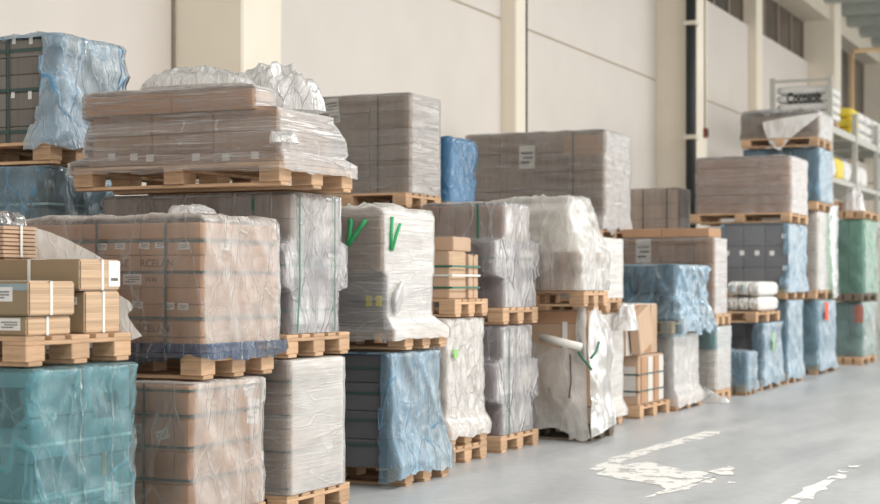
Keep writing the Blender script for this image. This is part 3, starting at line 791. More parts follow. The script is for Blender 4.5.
for a, b2, l in ((xa5, xm5, 'long brown carton on the film-heaped load, outer end overhanging'), (xm5, xb5, 'long brown carton on the film-heaped load, end beside the tall film heap')):
    o = box('long_carton', a+.002, b2-.002, u5, u5+.24, C5.z1+.002, zt5, M['kraft'], None, .006); tag(o, l, 'carton', 'long cartons on the heaped load')
e = C5.ext
pw = (v_at(73, u_at(279.5, V5)), V5, u_at(279.5, V5), u_at(353, V5))
wrap('stretch_wrap', 'clear stretch film flaring over the pallet of the film-heaped load', [
    (z-.045, pw[0]-.012, pw[1]+.012, pw[2]-.012, pw[3]+.012), (z+.03, pw[0]-.012, pw[1]+.012, pw[2]-.012, pw[3]+.012),
    (z+.10, e[0][2]-.02, e[0][3]+.01, e[0][4]-.01, e[0][5]+.03), (z+.2, e[0][2], e[0][3], e[0][4], e[0][5]),
    (e[0][1], e[0][2], e[0][3], e[0][4], e[0][5]),
(e[1][1]-.03, e[1][2], e[1][3], e[1][4], e[1][5]), (e[1][1]-.008, min(e[1][2], C5t.X0), e[1][3], min(e[1][4], C5t.y0), e[1][5]), (e[1][1]+.006, min(e[1][2], C5t.X0), e[1][3], min(e[1][4], C5t.y0), e[1][5]), (e[1][1]+.018, C5t.X0, C5t.X1, C5t.y0, C5t.y1), (C5t.z1+.004, C5t.X0, C5t.X1, C5t.y0, C5t.y1)], 'clear', 'stretch', .012, .012, .02, .025, 12, rag=.02)
for (x, y) in ((112,157),(134,157),(196,157),(226,157),(255,155),(150,158)):
    mark(C5, cell(C5, x, y), x, y, .055, .045, lines=False)
hz = C5t.z1-.01
crumple('plastic_film_heap', 'long low heap of loose clear film lying on the long cartons', v_at(200, C5t.y0+.2), C5t.y0+.15, C5t.z1+.045, .8, .3, .13, 'crumple', 21, 60, fine=1.3)
crumple('plastic_film_heap', 'tall bunched heap of loose clear film at the aisle end of the top', C5.X1-.34, C5t.y1+.08+.27, C5.z1+.035, .66, .46, .38, 'crumple', 22, 80, fine=1., slope=.5, spike=.12)
pz = z+.16
def CP(x, y): return P(x, y, V5+.018)
crumple('film_knot', 'torn film knot on the aisle corner of the film-heaped load', V5+.02, C5.y0+.0, z_at(277, 143, V5), .16, .22, .11, 'crumple', 24, 24)

# ================================================================ column: blue hood below, green V marks above
v = -5.05
z = pal('wooden pallet under the blue hooded load', v, 405, 449, 0, 1.25, group=WP)
D1 = load('tile carton', 'inside the blue hood', v-.06, z, [(355, 388, 436, 2, 2, 4)], G, w=1.2, mat='dark_box', color='charcoal', seed=13)
e = D1.ext[0]; y0p, y1p = u_at(405, v), u_at(449, v)
wrap('plastic_hood', 'blue plastic hood over the charcoal floor load by the aisle', [
    (e[0]-.07, e[2]-.02, v+.015, e[4]-.02, y1p+.03), (e[0]+.02, e[2]-.02, v+.015, e[4]-.02, y1p+.03), (e[0]+.25, e[2], e[3]+.01, e[4], e[5]+.05), (e[1]-.25, e[2], e[3], e[4], e[5]), (e[1]+.003, e[2], e[3], e[4], e[5])],
    'blue', 'bag', .035, .012, .004, .025, 14, rag=.05, cat='plastic hood', open_front=.07)
for q, l in ((.2,'lowest dark band inside the blue hood'),(.42,'second dark band from below inside the blue hood'),(.66,'third dark band from below inside the blue hood'),(.88,'topmost dark band inside the blue hood')):
    strap_h(l, *e[2:], e[0]+(e[1]-e[0])*q, 'dark_strap')
z = top_next(D1)
z = pal('wooden pallet under the load sprayed with green marks', v, 405, 447, z, 1.25, group=WP)
D3 = load('tile carton', 'under the green spray marks', v-.05, z, [(272, 384, 430, 2, 2, 2, 'slate_box', 'grey'), (215, 381, 432, 2, 2, 2, 'greyboard', 'grey')], G, w=1.22, mat='greyboard', color='grey', seed=15,
    wr=dict(label='milky stretch film carrying green spray marks, cream at the top', mat='milky', amp=.014, off=.014, topamp=.07, res=.03, skirt=(.06, .05, .065, .07, .10), rag=.02))
fl = D3.film
def stroke(parent, pts, r, mat, off):
    o = link('paint_mark', tube_me('paint_mark', [Vector(p)-off for p in pts], r, 6), M[mat], parent)
    return o
fu = D3.ext[1][4]-.026
for a in (((350,219),(351,222),(350,235),(347,246)), ((366,220),(360,228),(353,238),(347,246))):
    stroke(fl, [PU(x, y, fu) for x, y in a], .016, 'paint_green', fl.location)
fv = D3.ext[1][3]+.028
for a in (((392,217),(391,232),(391,250)), ((400,224),(396,236),(392,250))):
    stroke(fl, [P(x, y, fv) for x, y in a], .014, 'paint_green', fl.location)
for (x, y) in ((369,301),(379,301)): 
    mark(D3, cell(D3, x, y), x, y, .05, .075, mat='yellow', name='yellow_label', lines=False)
sheet('torn_film_flap', 'torn flap of clear film on the aisle side below the green marks', [[P(398,283,fv-.01), P(402,282,fv+.02), P(404,284,fv)], [P(391,298,fv-.01), P(397,298,fv+.05), P(403,296,fv+.0)], [P(393,316,fv-.012), P(397,314,fv+.02), P(400,310,fv)]], 'crumple', .01, 10, 4)

# ================================================================ column: milky load on doubled pallets, bare cartons above
v = -5.28
z = pal('lower of the doubled wooden pallets under the milky load', v, 448.5, 487, 0, 1.2, group=WP)
z = pal('upper of the doubled wooden pallets under the milky load', v, 448.5, 487, z, 1.2, group=WP)
E1 = load('tile carton', 'milky load on doubled pallets', v-.06, z, [(321, 444, 481, 1, 2, 4)], G, w=1.15, mat='greybrown', color='brown', seed=16,
    wr=dict(label='opaque milky film around the load on doubled pallets', mat='milky_crush', style='crush', amp=.035, off=.012, topamp=.006, res=.03, skirt=(.07, .02, .075, .05, .10), rag=.03))
z = top_next(E1)
z = pal('wooden pallet carrying bare cartons above the milky load', v, 455, 488, z, 1.15, group=WP)
def bare(label, v, xc, xr, yt, z, w, group, mat='kraft_pale', name='cardboard_carton'):
    y0, y1 = u_at(xc, v), u_at(xr, v); zt = z_at(xc, yt, v)
    t = empty(name, (v-w/2, (y0+y1)/2, z)); tag(t, label, 'carton', group)
    o = link('body', box_me(w, y1-y0, zt-z, .008, 2).copy(), M[mat], t)
    return t, w, y1-y0, zt-z, zt+.002
bg = 'bare cartons above the milky load'
q1 = bare('upright bare carton with pale front panel, second tier from pallet', v-.10, 449, 466, 251, z, .8, bg)
sticker(q1[0], 's', q1[1], q1[2], q1[3], 0, .06, q1[2]*.7, q1[3]*.55, 'kraft_rib', 'pale_panel', lines=False)
ya, yb_ = u_at(466.6, v-.10), u_at(487.5, v); zt2 = z_at(466, 254, v-.08)
for k in range(4):
    a, b2 = ya+(yb_-ya)*k/4, ya+(yb_-ya)*(k+1)/4
    o = box('board_pack', v-.85, v-.08-.006*(k % 2), a+.002, b2-.002, z, zt2-.008*(k % 3), M['kraft_pale'], None, .005)
    tag(o, 'upright flat kraft pack, %s from the pale-fronted bare carton' % ORD[k].replace('top', 'first'), 'carton', 'upright flat packs')
q3 = bare('small bare carton lying on top of the pale-fronted carton', v-.12, 453, 471, 236.5, max(q1[4], zt2+.003), .75, bg)
for zz, mt, l in ((.25,'green_strap','low green band around the bare cartons'),(.72,'green_strap','high green band around the bare cartons'),(.52,'white_strap','white band around the bare cartons')):
    strap_h(l, v-.92, v-.075, u_at(449, v-.1), yb_, z+(zt2-z)*zz, mt, .006)

o = box('sticker', -.0012, .0012, -.04, .04, 0, .07, M['lime'], E1.film, 0); o.location = Vector((v-.06+.052, u_at(457, v), z_at(457, 358, v))) - E1.film.location
# ================================================================ column: stepped glossy loads with a green band
v = -5.30
z = pal('wooden pallet under the stepped glossy floor load', v, 501, 538.5, 0, 1.2, group=WP)
F1 = load('tile carton', 'stepped glossy floor load', v-.03, z, [(401, 501, 531, 2, 2, 1), (364, 494, 536.5, 2, 2, 1), (328, 501, 530, 2, 2, 1)], G, w=1.15, mat='lilac_box', color='mauve-grey', seed=18,
    wr=dict(label='glossy clear film around the stepped floor load with green band', mat='clear_sleek', amp=.016, off=.012, topamp=.004, res=.035, skirt=(.0, .02, .02, .04, .06)))
for k in F1.boxes:
    if k[1] == 1:
        o, w_, l_, h_ = F1.boxes[k]; sticker(o, 's', w_, l_, h_, 0, 0, l_*.78, h_*.7, 'white_box', 'pale_panel', lines=False)
e0, e1, e2 = F1.ext; yb = u_at(509.5, v)
band('upright green band on the aisle side of the stepped floor load', [(e0[3]+.03, yb, e0[0]+.01), (e1[3]+.03, yb, e1[0]), (e1[3]+.03, yb, e1[1]), (e2[3]+.03, yb, e2[1])], (0,1,0), 'green_strap', width=.018)
z = top_next(F1)
z = pal('wooden pallet between the stepped glossy loads', v, 503, 538, z, 1.15, group=WP)
F3 = load('tile carton', 'upper stepped glossy load', v-.04, z, [(275, 503, 534, 2, 2, 1, 'lilac_box', 'mauve-grey'), (241, 493, 538, 2, 2, 1, 'lilac_box', 'mauve-grey'), (205, 503, 528, 5, 2, 1, 'greybrown', 'brown', -5.34, 424)], G, w=1.15, mat='lilac_box', color='mauve-grey', seed=19,
    wr=dict(label='glossy clear film around the upper stepped load beside bare cartons', mat='clear_sleek', amp=.016, off=.012, topamp=.02, res=.035))
for k in F3.boxes:
    if k[1] == (4 if k[0] == 0 else 1):
        o, w_, l_, h_ = F3.boxes[k]; sticker(o, 's', w_, l_, h_, 0, 0, l_*.7, h_*.55, 'white_box', 'pale_panel', lines=False)
e0, e1, e2 = F3.ext; xb = v_at(477.5, e2[4]-.026)
band('dark green band on the wide face of the upper stepped load', [(xb, e2[4]-.026, e2[0]-.06), (xb, e2[4]-.026, e2[1]+.01)], (1,0,0), 'green_strap', width=.02)
strap_h('level green band around the middle of the upper stepped load', *e1[2:], (e1[0]+e1[1])/2, 'green_strap', .006, width=.013)

# ================================================================ column: draped open crate on dark pallet
v = -4.95
z = pal('weathered dark pallet under the plastic-draped box', v, 590.5, 614, 0, 1.25, mat='wood_grey', group=WP)
yg0, yg1 = u_at(591, v), u_at(613, v)
G1 = load('carton', 'big box under the drape', v-.06, z, [(408, 588, 611, 1, 1, 1, 'greyboard', 'grey')], G, w=1.12, seed=20, color='grey')
zb = G1.z1+.002; zt = z_at(588, 311, v-.08)
t = empty('cardboard_box', (v-.64, (yg0+yg1)/2, zb)); tag(t, 'tall kraft box half covered by the translucent drape', 'carton')
wB, lB, hB = 1.08, (yg1-yg0)-.06, zt-zb
link('body', box_me(wB, lB, hB, .008, 2).copy(), M['kraft_pale'], t)
box('flap', -wB/2+.02, wB/2-.02, -lB/2-.012, -lB/2-.002, hB-.12, hB-.004, M['kraft'], t, .002)
box('label', wB/2-.19, wB/2-.14, -lB/2-.016, -lB/2-.013, hB*.45, hB-.1, M['label'], t, 0)
fu = yg0-.045
def Q(x, y, d=0): return PU(x, y, fu-d)
sheet('plastic_drape', 'translucent plastic drape tied at the wide face of the kraft box', [
    [Q(522,338), Q(548,346), Q(572,350), Q(586,354)],
    [Q(524,366,.02), Q(546,368,.06), Q(570,370,.03), Q(586,372)],
    [Q(526,396,.02), Q(548,392,.06), Q(572,400,.04), Q(587,404)],
    [Q(528,420,.02), Q(552,414,.02), Q(578,428,.07), Q(588,428,.02)],
    [Q(530,432,.03), Q(556,428,.03), Q(580,441,.08), Q(590,438,.03)]], 'drape', .03, 12, 31, freq=4)
fv2 = v+.02
def R2(x, y, d=0): return P(x, y, fv2+d)
sheet('plastic_drape', 'white plastic drape falling over the aisle side of the kraft box', [
    [R2(589,312,-.04), R2(596,308,-.03), R2(604,318,-.03), R2(611,330,-.02)],
    [R2(588,350,-.02), R2(596,346,.0), R2(605,344,.02), R2(612,348,-.02)],
    [R2(590,395,.0), R2(598,392,.04), R2(606,386,.03), R2(611,384,-.01)],
    [R2(590,428,.06), R2(599,424,.08), R2(608,418,.06), R2(614,412,.02)],
    [R2(590,438,.08), R2(600,434,.10), R2(608,428,.08), R2(615,424,.03)]], 'white_sheet', .03, 12, 33, freq=4)
sheet('plastic_drape', 'white plastic strip hanging over the top corner of the kraft box', [
    [Q(577,309,.0), Q(581,306,.02), Q(586,308,.0)], [Q(576,335,.01), Q(584,334,.03), Q(586,336,.01)], [Q(576,362,.02), Q(584,364,.05), Q(586,366,.02)]], 'white_sheet', .02, 10, 35)
a, b2 = Q(541,337,.10), Q(581,347,.13)
o = link('foam_roll', tube_me('foam_roll', [Vector(), (b2-a)*.5, b2-a], .037, 14), M['foam']); o.location = a
tag(o, 'rolled white foam sheet tied slanting across the kraft box', 'foam roll')
o = link('tie_cord', tube_me('tie_cord', [Q(x, y, .16)-Q(566,350,.16) for x, y in ((578,352),(584,360),(592,370))], .012, 8), M['green_strap']); o.location = Q(566,350,.16); tag(o, 'green cord end hanging below the foam roll', 'cord')
pts = [R2(x, y, .08) for x, y in ((591,358),(596,352),(599,342))]
o = link('tie_cord', tube_me('tie_cord', [p-pts[0] for p in pts], .012, 8), M['green_strap']); o.location = pts[0]; tag(o, 'green cord across the aisle side of the draped box', 'cord')
o = link('tie_cord', tube_me('tie_cord', [Q(570,354,.07)-Q(570,354,.07), Q(571,380,.09)-Q(570,354,.07), Q(569,398,.09)-Q(570,354,.07)], .006, 6), M['pipe']); o.location = Q(570,354,.07); tag(o, 'thin dark cord hanging down the translucent drape', 'cord')
sheet('film_twist', 'twisted film tail hanging from the drape to the dark pallet', [[Q(541,376,.10), Q(546,380,.12)], [Q(549,392,.13), Q(553,392,.15)], [Q(562,408,.14), Q(566,404,.16)], [Q(568,424,.13), Q(574,420,.15)], [Q(570,440,.12), Q(576,438,.14)]], 'white_sheet', .02, 10, 36)
z = zt+.05
zpal = z_at(584, 307, v)
z = zpal if zpal > zt+.045 else zt+.047
z = pal('wooden pallet above the draped kraft box', v, 584, 608, z, 1.12, group=WP)
G3 = load('tile pack', 'load under sagging film canopy', v-.05, z, [(252, 576, 604, 3, 2, 1)], G, w=1.08, mat='greybrown', color='brown', seed=38, kindname='tile_pack')
G4 = load('carton', 'under sagging film canopy', v-.2, G3.z1+.002, [(203, 568, 588, 1, 1, 1, 'white_box', 'white')], G, w=.75, seed=39, color='white')
e = G3.ext[0]; e2 = G4.ext[0]
wrap('stretch_wrap', 'sagging milky film over the lumpy load beside the stepped glossy one', [
    (e[0]+.004, e[2]-.01, e[3]+.02, e[4]-.01, e[5]+.03), (e[0]+.1, e[2]-.01, e[3]+.02, e[4], e[5]+.02), (e[1], e[2], e[3]+.02, e[4], e[5]+.02), (e[1]+.05, e[2], e[3]-.0, e[4], e[5]+.0), (e2[1]-.08, e2[2]-.06, e2[3]+.03, min(e2[4], e[4])+.06, e2[5]+.03), (e2[1]+.01, e2[2], e2[3], e2[4], e2[5])],
    'milky_soft', 'crush', .05, .014, .05, .03, 40)

# ================================================================ column: pale wrapped pair behind the draped box
v = -5.3
z = pal('wooden pallet under the pale narrow load behind the draped box', v, 594, 622.7, 0, 1.15, group=WP)
H0 = load('carton', 'pale narrow floor load', v-.04, z, [(316, 594, 622, 1, 1, 3, 'white_box', 'white')], G, w=1.1, color='white', seed=41,
    wr=dict(label='milky film around the pale narrow floor load behind the draped box', mat='milky', amp=.02, off=.012, topamp=.004, skirt=(.06,.02,.05,.04,.1)))
crumple('film_ball', 'ball of white film bulging beside the tilted carton', v+.09, u_at(617, v), H0.z1-.16, .26, .4, .26, 'crumple', 42, 24)
z = top_next(H0)
z = pal('wooden pallet between the pale narrow loads', v, 594, 622, z, 1.15, group=WP)
H2 = load('carton', 'upper pale narrow load', v-.03, z, [(238, 594, 622, 1, 1, 3, 'white_box', 'white')], G, w=1.1, color='white', seed=43,
    wr=dict(label='milky film around the upper pale narrow load', mat='milky', amp=.014, off=.012, topamp=.004))

# ================================================================ column: strapped carton with tilted carton above
v = -5.29
z = pal('wooden pallet under the black-strapped white and kraft cartons', v, 640, 670, 0, 1.15, group=WP)
y0, y1 = u_at(638, v-.03), u_at(663, v-.03); zt = z_at(638, 356, v-.03); wd = v-.03-v_at(612, y0)
t = empty('carton_block', (v-.03-wd/2, (y0+y1)/2, z)); tag(t, 'white-fronted strapped carton below the tilted one', 'carton')
hB, lB = zt-z, y1-y0
link('body', box_me(wd, lB, hB, .008, 2).copy(), M['kraft_pale'], t)
box('front_sheet', -wd/2+.01, wd/2-.03, -lB/2-.006, -lB/2-.001, hB*.18, hB*.78, M['white_box'], t, 0)
for q in (.1, .36, .62): box('side_slat', wd/2+.001, wd/2+.012, -lB/2+lB*q, -lB/2+lB*(q+.17), .02, hB-.02, M['kraft' if q != .36 else 'white_box'], t, .002)
box('side_sheet', wd/2+.001, wd/2+.008, lB*.31, lB*.49, .02, hB-.02, M['white_box'], t, .002)
ex = (v-.03-wd, v-.03, y0, y1)
for q, l in ((.28,'low dark band around the white-fronted carton'),(.62,'high dark band around the white-fronted carton')): strap_h(l, *ex, z+hB*q, 'dark_strap', .014)
z = zt+.004
XF = v-.10
y0, y1 = u_at(626, XF), min(u_at(664, XF), u_at(672, -5.24)-.12); zt = z_at(638, 304, XF); wd = .5
t = empty('open_carton', (XF-wd/2, (y0+y1)/2, z)); tag(t, 'kraft framed carton with pale panel above the white-fronted one', 'carton')
hB, lB = zt-z, y1-y0
link('body', box_me(wd, lB, hB, .008, 2).copy(), M['white_box'], t)
for nme, a0, a1, b0, b1, mt in (('top_strip',.2,.76,.84,.99,'kraft'),('top_board',.0,.2,.80,.99,'kraft_pale'),('bottom_strip',.4,.76,.02,.18,'kraft'),('side_strip',.58,.76,.2,.82,'kraft'),('corner_post',.79,.99,.01,.99,'kraft_pale')):
    box(nme, wd/2+.001, wd/2+.012, -lB/2+lB*a0, -lB/2+lB*a1, hB*b0, hB*b1, M[mt], t, .002)
box('front_board', -wd/2, wd/2, -lB/2-.012, -lB/2-.001, 0, hB*.99, M['kraft_pale'], t, .002)
lw_ = u_at(642, XF)-u_at(629, XF)
o = box('leaning_carton', XF+.02, XF+.13, -lw_/2, lw_/2, 0, hB*.78, M['kraft_pale'], None, .01)
o.location = (XF+.075, u_at(636, XF), z+.004+lw_/2*math.sin(math.radians(17))); o.rotation_euler = (math.radians(17), 0, 0)
tag(o, 'long kraft carton leaning tilted against the framed one', 'carton')

# ================================================================ column: milky floor load, pale blue hood above
v = -5.24
z = pal('wooden pallet under the milky load below the pale blue hood', v, 676, 702, 0, 1.1, group=WP)
I1 = load('tile carton', 'milky load below pale blue hood', v-.05, z, [(336, 672, 697, 1, 1, 3)], G, w=1.05, mat='slate_box', color='grey', seed=47,
    wr=dict(label='milky film around the floor load below the pale blue hood', mat='milky_crush', style='crush', amp=.03, off=.012, topamp=.004, skirt=(.09,.02,.06,.12,.12), rag=.04))
z = top_next(I1)
z = pal('wooden pallet under the pale blue hood', v, 672, 700, z, 1.1, group=WP)
I3 = load('tile carton', 'under the pale blue hood', v-.03, z, [(266, 674, 704, 3, 2, 2)], G, xl=620, mat='slate_box', color='slate', seed=48)
e = I3.ext[0]
px = LASTP
wrap('plastic_hood', 'pale blue crumpled hood with a hanging tail, halfway down the row', [(e[0]-.13, min(e[2],px[0]), max(e[3],px[1])+.05, min(e[4],px[2])-.0, e[5]+.08), (e[0]+.01, min(e[2],px[0]), max(e[3],px[1])+.05, min(e[4],px[2]), e[5]+.06), (e[0]+.3, e[2], e[3], e[4], e[5]+.04), (e[1]+.004, e[2], e[3], e[4], e[5]+.0)], 'blue', 'bag', .09, .012, .012, .03, 49, rag=.08, cat='plastic hood')

# ================================================================ column: teal-topped cream load, labelled load, flat carton
v = -5.2
z = pal('wooden pallet under the teal-topped cream load', v, 716, 731, 0, xl=694, group=WP)
J1 = load('tile carton', 'teal-topped floor load', v-.03, z, [(350, 715, 730, 2, 1, 3, 'white_box', 'cream'), (328, 715, 730, 1, 1, 1, 'teal_box', 'teal')], G, xl=697, color='cream', seed=50,
    wr=dict(label='clear film around the teal-topped cream load with bunched foot', mat='clear', style='crush', amp=.02, off=.012, topamp=.004))
crumple('film_bunch', 'brownish film bunched at the foot of the teal-topped load', v-.25, J1.y0-.2, .004, .9, .2, .2, 'crumple', 51, 24)
z = top_next(J1)
z = pal('wooden pallet on the teal-topped load', v, 716, 731, z, xl=640, group=WP)
J3 = load('tile carton', 'labelled load behind pale blue hood', v-.03, z, [(238, 713, 726, 5, 1, 3, 'greybrown', 'brown')], G, xl=622, color='brown', seed=52,
    wr=dict(label='clear film around the labelled load behind the pale blue hood', mat='clear', amp=.014, off=.012, topamp=.002, up=.002))
mark(J3, cell(J3, 643.5, 248), 643.5, 251, .2, .3)
zz = J3.z1+.018
y0, y1 = J3.y0+.02, J3.y1-.02
for a, b2, l, mt in ((622,661,'flat kraft board lying on the labelled load, slate end beside it','kraft'),(661.5,709,'longer flat kraft board on the labelled load at its aisle end','kraft')):
    xa, xb = v_at(a, y0), v_at(b2, y0)
    o = box('flat_carton', xa, xb, y0, y1, zz, z_at(713, 227.5, v), M[mt], None, .005); tag(o, l, 'carton', 'flat boards on the labelled load')

# ================================================================ column: charcoal load under sacks, small blue bag in front
v = -5.2
y0, y1 = u_at(745, -5.12), u_at(755, -5.12)
z = pal('small wooden pallet under the short blue bag', -5.15, 746, 756, 0, .5, group=WP, deck=3)
K0 = load('carton', 'in the short blue bag', -5.14, z, [(356, 746, 755, 1, 1, 2, 'slate_box', 'slate')], G, w=.45, seed=53, color='slate',
    wr=dict(label='short pale blue bag standing before the charcoal load', mat='blue_pale', style='crush', amp=.05, off=.012, topamp=.05, res=.04, skirt=(.08,.01,.05,.03,.1), rag=.05, cat='plastic hood'))
o = K0.boxes[(1,0,0)]; sticker(o[0], 'f', o[1], o[2], o[3], .0, .0, .09, .16, 'yellow', 'yellow_label', lines=False)
z = pal('wooden pallet under the charcoal load below the sacks', v, 761, 781, 0, 1.1, group=WP)
K1 = load('tile carton', 'charcoal load below the sacks', v-.03, z, [(324, 762, 780, 2, 1, 4)], G, xl=731, mat='dark_box', color='charcoal', seed=54,
    wr=dict(label='blue hood hanging over the charcoal load below the sacks', mat='blue_pale', style='bag', amp=.05, off=.012, topamp=.004, skirt=(.07,.01,.06,.08,.3), rag=.05, cat='plastic hood', open_front=.12))
o = box('lime_sticker', -.0015, .0015, -.04, .04, 0, .26, M['lime'], K1.film, 0); o.location = Vector((v+.035, u_at(771, v), z_at(771, 350, v)))-K1.film.location
z = top_next(K1)
z = pal('wooden pallet under the white sacks', v, 756, 780, z, 1.15, group=WP)
def sack_me(w, l, h, seed, name='sack'):
    bm = bmesh.new(); bmesh.ops.create_cube(bm, size=1); bmesh.ops.subdivide_edges(bm, edges=bm.edges[:], cuts=7, use_grid_fill=True)
    for q in bm.verts:
        c = q.co.copy()*2
        r = (abs(c.x)**9+abs(c.y)**9)**(1/9)
        f = 1-.55*max(0, r-.72)**1.5/.15*.35
        zz = c.z*h/2*(f if abs(c.z) > .2 else f)
        n = 1+.05*noise.noise(Vector((c.x*2, c.y*2, c.z*2+seed)))
        k = .93+.07*(1-abs(c.z)**3)
        q.co = Vector((c.x*w/2*k*n, c.y*l/2*k*n, zz+h/2+.006*noise.noise(Vector((c.x*4, c.y*4, seed)))))
    for f in bm.faces: f.smooth = True
    me = bpy.data.meshes.new(name); bm.to_mesh(me); bm.free(); return me
y0, y1 = u_at(758, v-.03), u_at(779, v-.03); X0 = v_at(726, y0); zt = z_at(758, 281, v-.03)
n = 5; hs = (zt-z)/2
k = 0
for r in range(2):
    for i in range(3):
        w_ = (v-.03-X0)/3
        o = link('sack', sack_me(w_*.93, (y1-y0)*.94, hs-.012, k), M['sack']); o.location = (X0+(i+.5)*w_, (y0+y1)/2, z+r*hs+.006); k += 1
        tag(o, 'white sack, %s row, %s, on the pallet over the charcoal load' % ('upper' if r else 'lower', ['third from the aisle','second from the aisle','at the aisle end'][i]), 'sack', 'white sacks over the charcoal load')
        if r == 1 and i < 2: 
            box('seam_tape', -.02, .02, -(y1-y0)/2-.002, -(y1-y0)/2+.05, .05, hs-.06, M['tealgrey_box'], o, .004)

# ================================================================ column: three-high blue stack
v = -5.2
z = pal('wooden pallet under the tall blue floor hood', v, 787, 803, 0, 1.1, group=WP)
L1 = load('tile carton', 'in the tall blue floor hood', v-.03, z, [(301, 786, 801, 1, 1, 3)], G, w=1.05, mat='slate_box', color='slate', seed=56,
    wr=dict(label='tall blue hood on the floor beside the sacks', mat='blue', style='bag', amp=.04, off=.012, topamp=.004, skirt=(.07,.01,.03,.02,.2), rag=.04, cat='plastic hood'))
z = top_next(L1)
z = pal('wooden pallet between the blue hooded loads', v, 786, 805, z, xl=722, group=WP)
L3 = load('tile carton', 'blue hood with white dots', v-.03, z, [(224, 787, 805, 3, 1, 3)], G, xl=722, mat='slate_box', color='slate', seed=57,
    wr=dict(label='blue hood around the white-dotted slate load', mat='blue', style='bag', amp=.04, off=.012, topamp=.004, skirt=(.04,.01,.02,.01,.2), rag=.03, cat='plastic hood', open_front=.08))
for (x, y) in ((742,253),(757,253),(772,253),(742,286),(757,286),(785,268),(784,236),(727,253)): mark(L3, cell(L3, x, y), x, y, .07, .07, lines=False)
sticker(*( (lambda o: (o[0],'s',o[1],o[2],o[3]))(L3.boxes[(0,2,0)]) ), 0, -.02, .12, .22, 'kraft_pale', 'torn_patch', lines=False)
z = top_next(L3)
z = pal('wooden pallet under the stone slabs wrapped in film', v, 790, 808, z, xl=690, group=WP)
L5 = load('slab pack', 'stone load above blue hood', v-.02, z, [(157, 790, 806.5, 1, 1, 6)], G, xl=697.5, mat='stone', color='pinkish', seed=58, kindname='stone_slab',
    wr=dict(label='clear film around the pinkish stone slabs above the blue hood', mat='clear', style='crush', amp=.03, off=.012, topamp=.03, res=.04))

# ================================================================ column: pinkish load, blue load and slabs, four high
v = -5.3
z = pal('wooden pallet under the sea-green load with red sticker', v, 817, 836, 0, 1.1, group=WP)
M1 = load('tile carton', 'sea-green red-stickered load', v-.03, z, [(301, 817, 834, 1, 1, 3, 'tealgrey_box', 'grey')], G, w=1.05, color='grey', seed=60,
    wr=dict(label='sea-green and blue hood with bunched foot, red sticker on it', mat='blue_pale', style='bag', amp=.05, off=.012, topamp=.004, skirt=(.08,.02,.03,.02,.2), rag=.04, cat='plastic hood'))
o = box('red_sticker', -.0015, .0015, -.12, .12, 0, .3, M['red'], M1.film, 0); o.location = Vector((v+.045, u_at(824, v), z_at(824, 320, v)))-M1.film.location
z = top_next(M1)
z = pal('wooden pallet under the pinkish load with green edge', v, 816, 837, z, 1.1, group=WP)
M3 = load('tile carton', 'pinkish load with green edge', v-.04, z, [(212, 817, 836, 2, 1, 4, 'white_box', 'pale')], G, w=1.0, color='pale', seed=61,
    wr=dict(label='clear film around the pinkish load by the green hoods', mat='clear', style='bag', amp=.03, off=.012, topamp=.004))
fg = v+.03
sheet('plastic_sheet', 'green film hanging down the far edge of the pinkish load', [[P(830,207,fg), P(834,206,fg+.03), P(838,206,fg)], [P(829,250,fg), P(834,250,fg+.05), P(837.5,250,fg)], [P(831,297,fg), P(834,298,fg+.04), P(838,296,fg)]], 'green', .03, 10, 66)
z = top_next(M3)
z = pal('wooden pallet under the tall blue load by the rack', v, 817, 832, z, xl=742, group=WP)
M5 = load('tile carton', 'blue load by the rack', v-.03, z, [(148, 818, 831, 3, 1, 2, 'slate_box', 'slate')], G, xl=744, color='slate', seed=62,
    wr=dict(label='blue hood around the high load by the rack', mat='blue', style='bag', amp=.05, off=.012, topamp=.004, cat='plastic hood'))
z = top_next(M5)
z = pal('highest wooden pallet, under slabs by the rack', v, 818, 832, z, xl=741, group=WP)
M7 = load('slab', 'topmost load by the rack', v-.03, z, [(115, 818, 831, 1, 1, 3, 'greyboard', 'grey-brown')], G, xl=742, color='grey-brown', seed=63, kindname='stone_slab')
e = M7.ext[0]
wrap('stretch_wrap', 'clear film around the topmost slabs by the rack', [(e[0]+.004, e[2], e[3], e[4], e[5]), (e[1]+.005, e[2], e[3], e[4], e[5])], 'clear', 'crush', .04, .014, .1, .04, 64)
um = e[4]-.12
sheet('hanging_film', 'torn white film hanging over the wide face of the topmost slabs', [[PU(763,122,um), PU(790,117,um), PU(824,112,um)], [PU(765,133,um), PU(785,131,um), PU(806,126,um)], [PU(770,144,um), PU(780,150,um-.02), PU(787,140,um)]], 'bright_sheet', .03, 10, 65)

# ================================================================ column: two green hooded loads at the row end
v = -5.2
z = pal('wooden pallet under the pale green floor hood at the row end', v, 862, 876, 0, xl=834, group=WP)
N1 = load('tile carton', 'pale green floor hood', v-.03, z, [(303, 862, 875, 2, 1, 3, 'tealgrey_box', 'grey')], G, xl=835, color='grey', seed=66,
    wr=dict(label='pale green hood on the floor at the row end, red stickers', mat='sea', style='bag', amp=.04, off=.012, topamp=.004, cat='plastic hood'))
mark(N1, cell(N1, 859, 314), 858.5, 314, .16, .32, mat='red', name='red_sticker', lines=False)
mark(N1, cell(N1, 872, 329, 's'), 872, 329, .2, .26, 's', mat='red', name='red_sticker', lines=False)
z = top_next(N1)
z = pal('wooden pallet between the green hoods at the row end', v, 862, 877, z, xl=834, mat='wood_grey', group=WP)
N3 = load('tile carton', 'upper green hood', v-.03, z, [(220, 863, 876, 2, 1, 3, 'tealgrey_box', 'grey')], G, xl=835, color='grey', seed=67,
    wr=dict(label='strong green hood over the upper load at the row end', mat='green', style='bag', amp=.05, off=.012, topamp=.004, cat='plastic hood'))
z = top_next(N3)
z = pal('wooden pallet on the strong green hood', v, 864, 879, z, xl=835, group=WP)
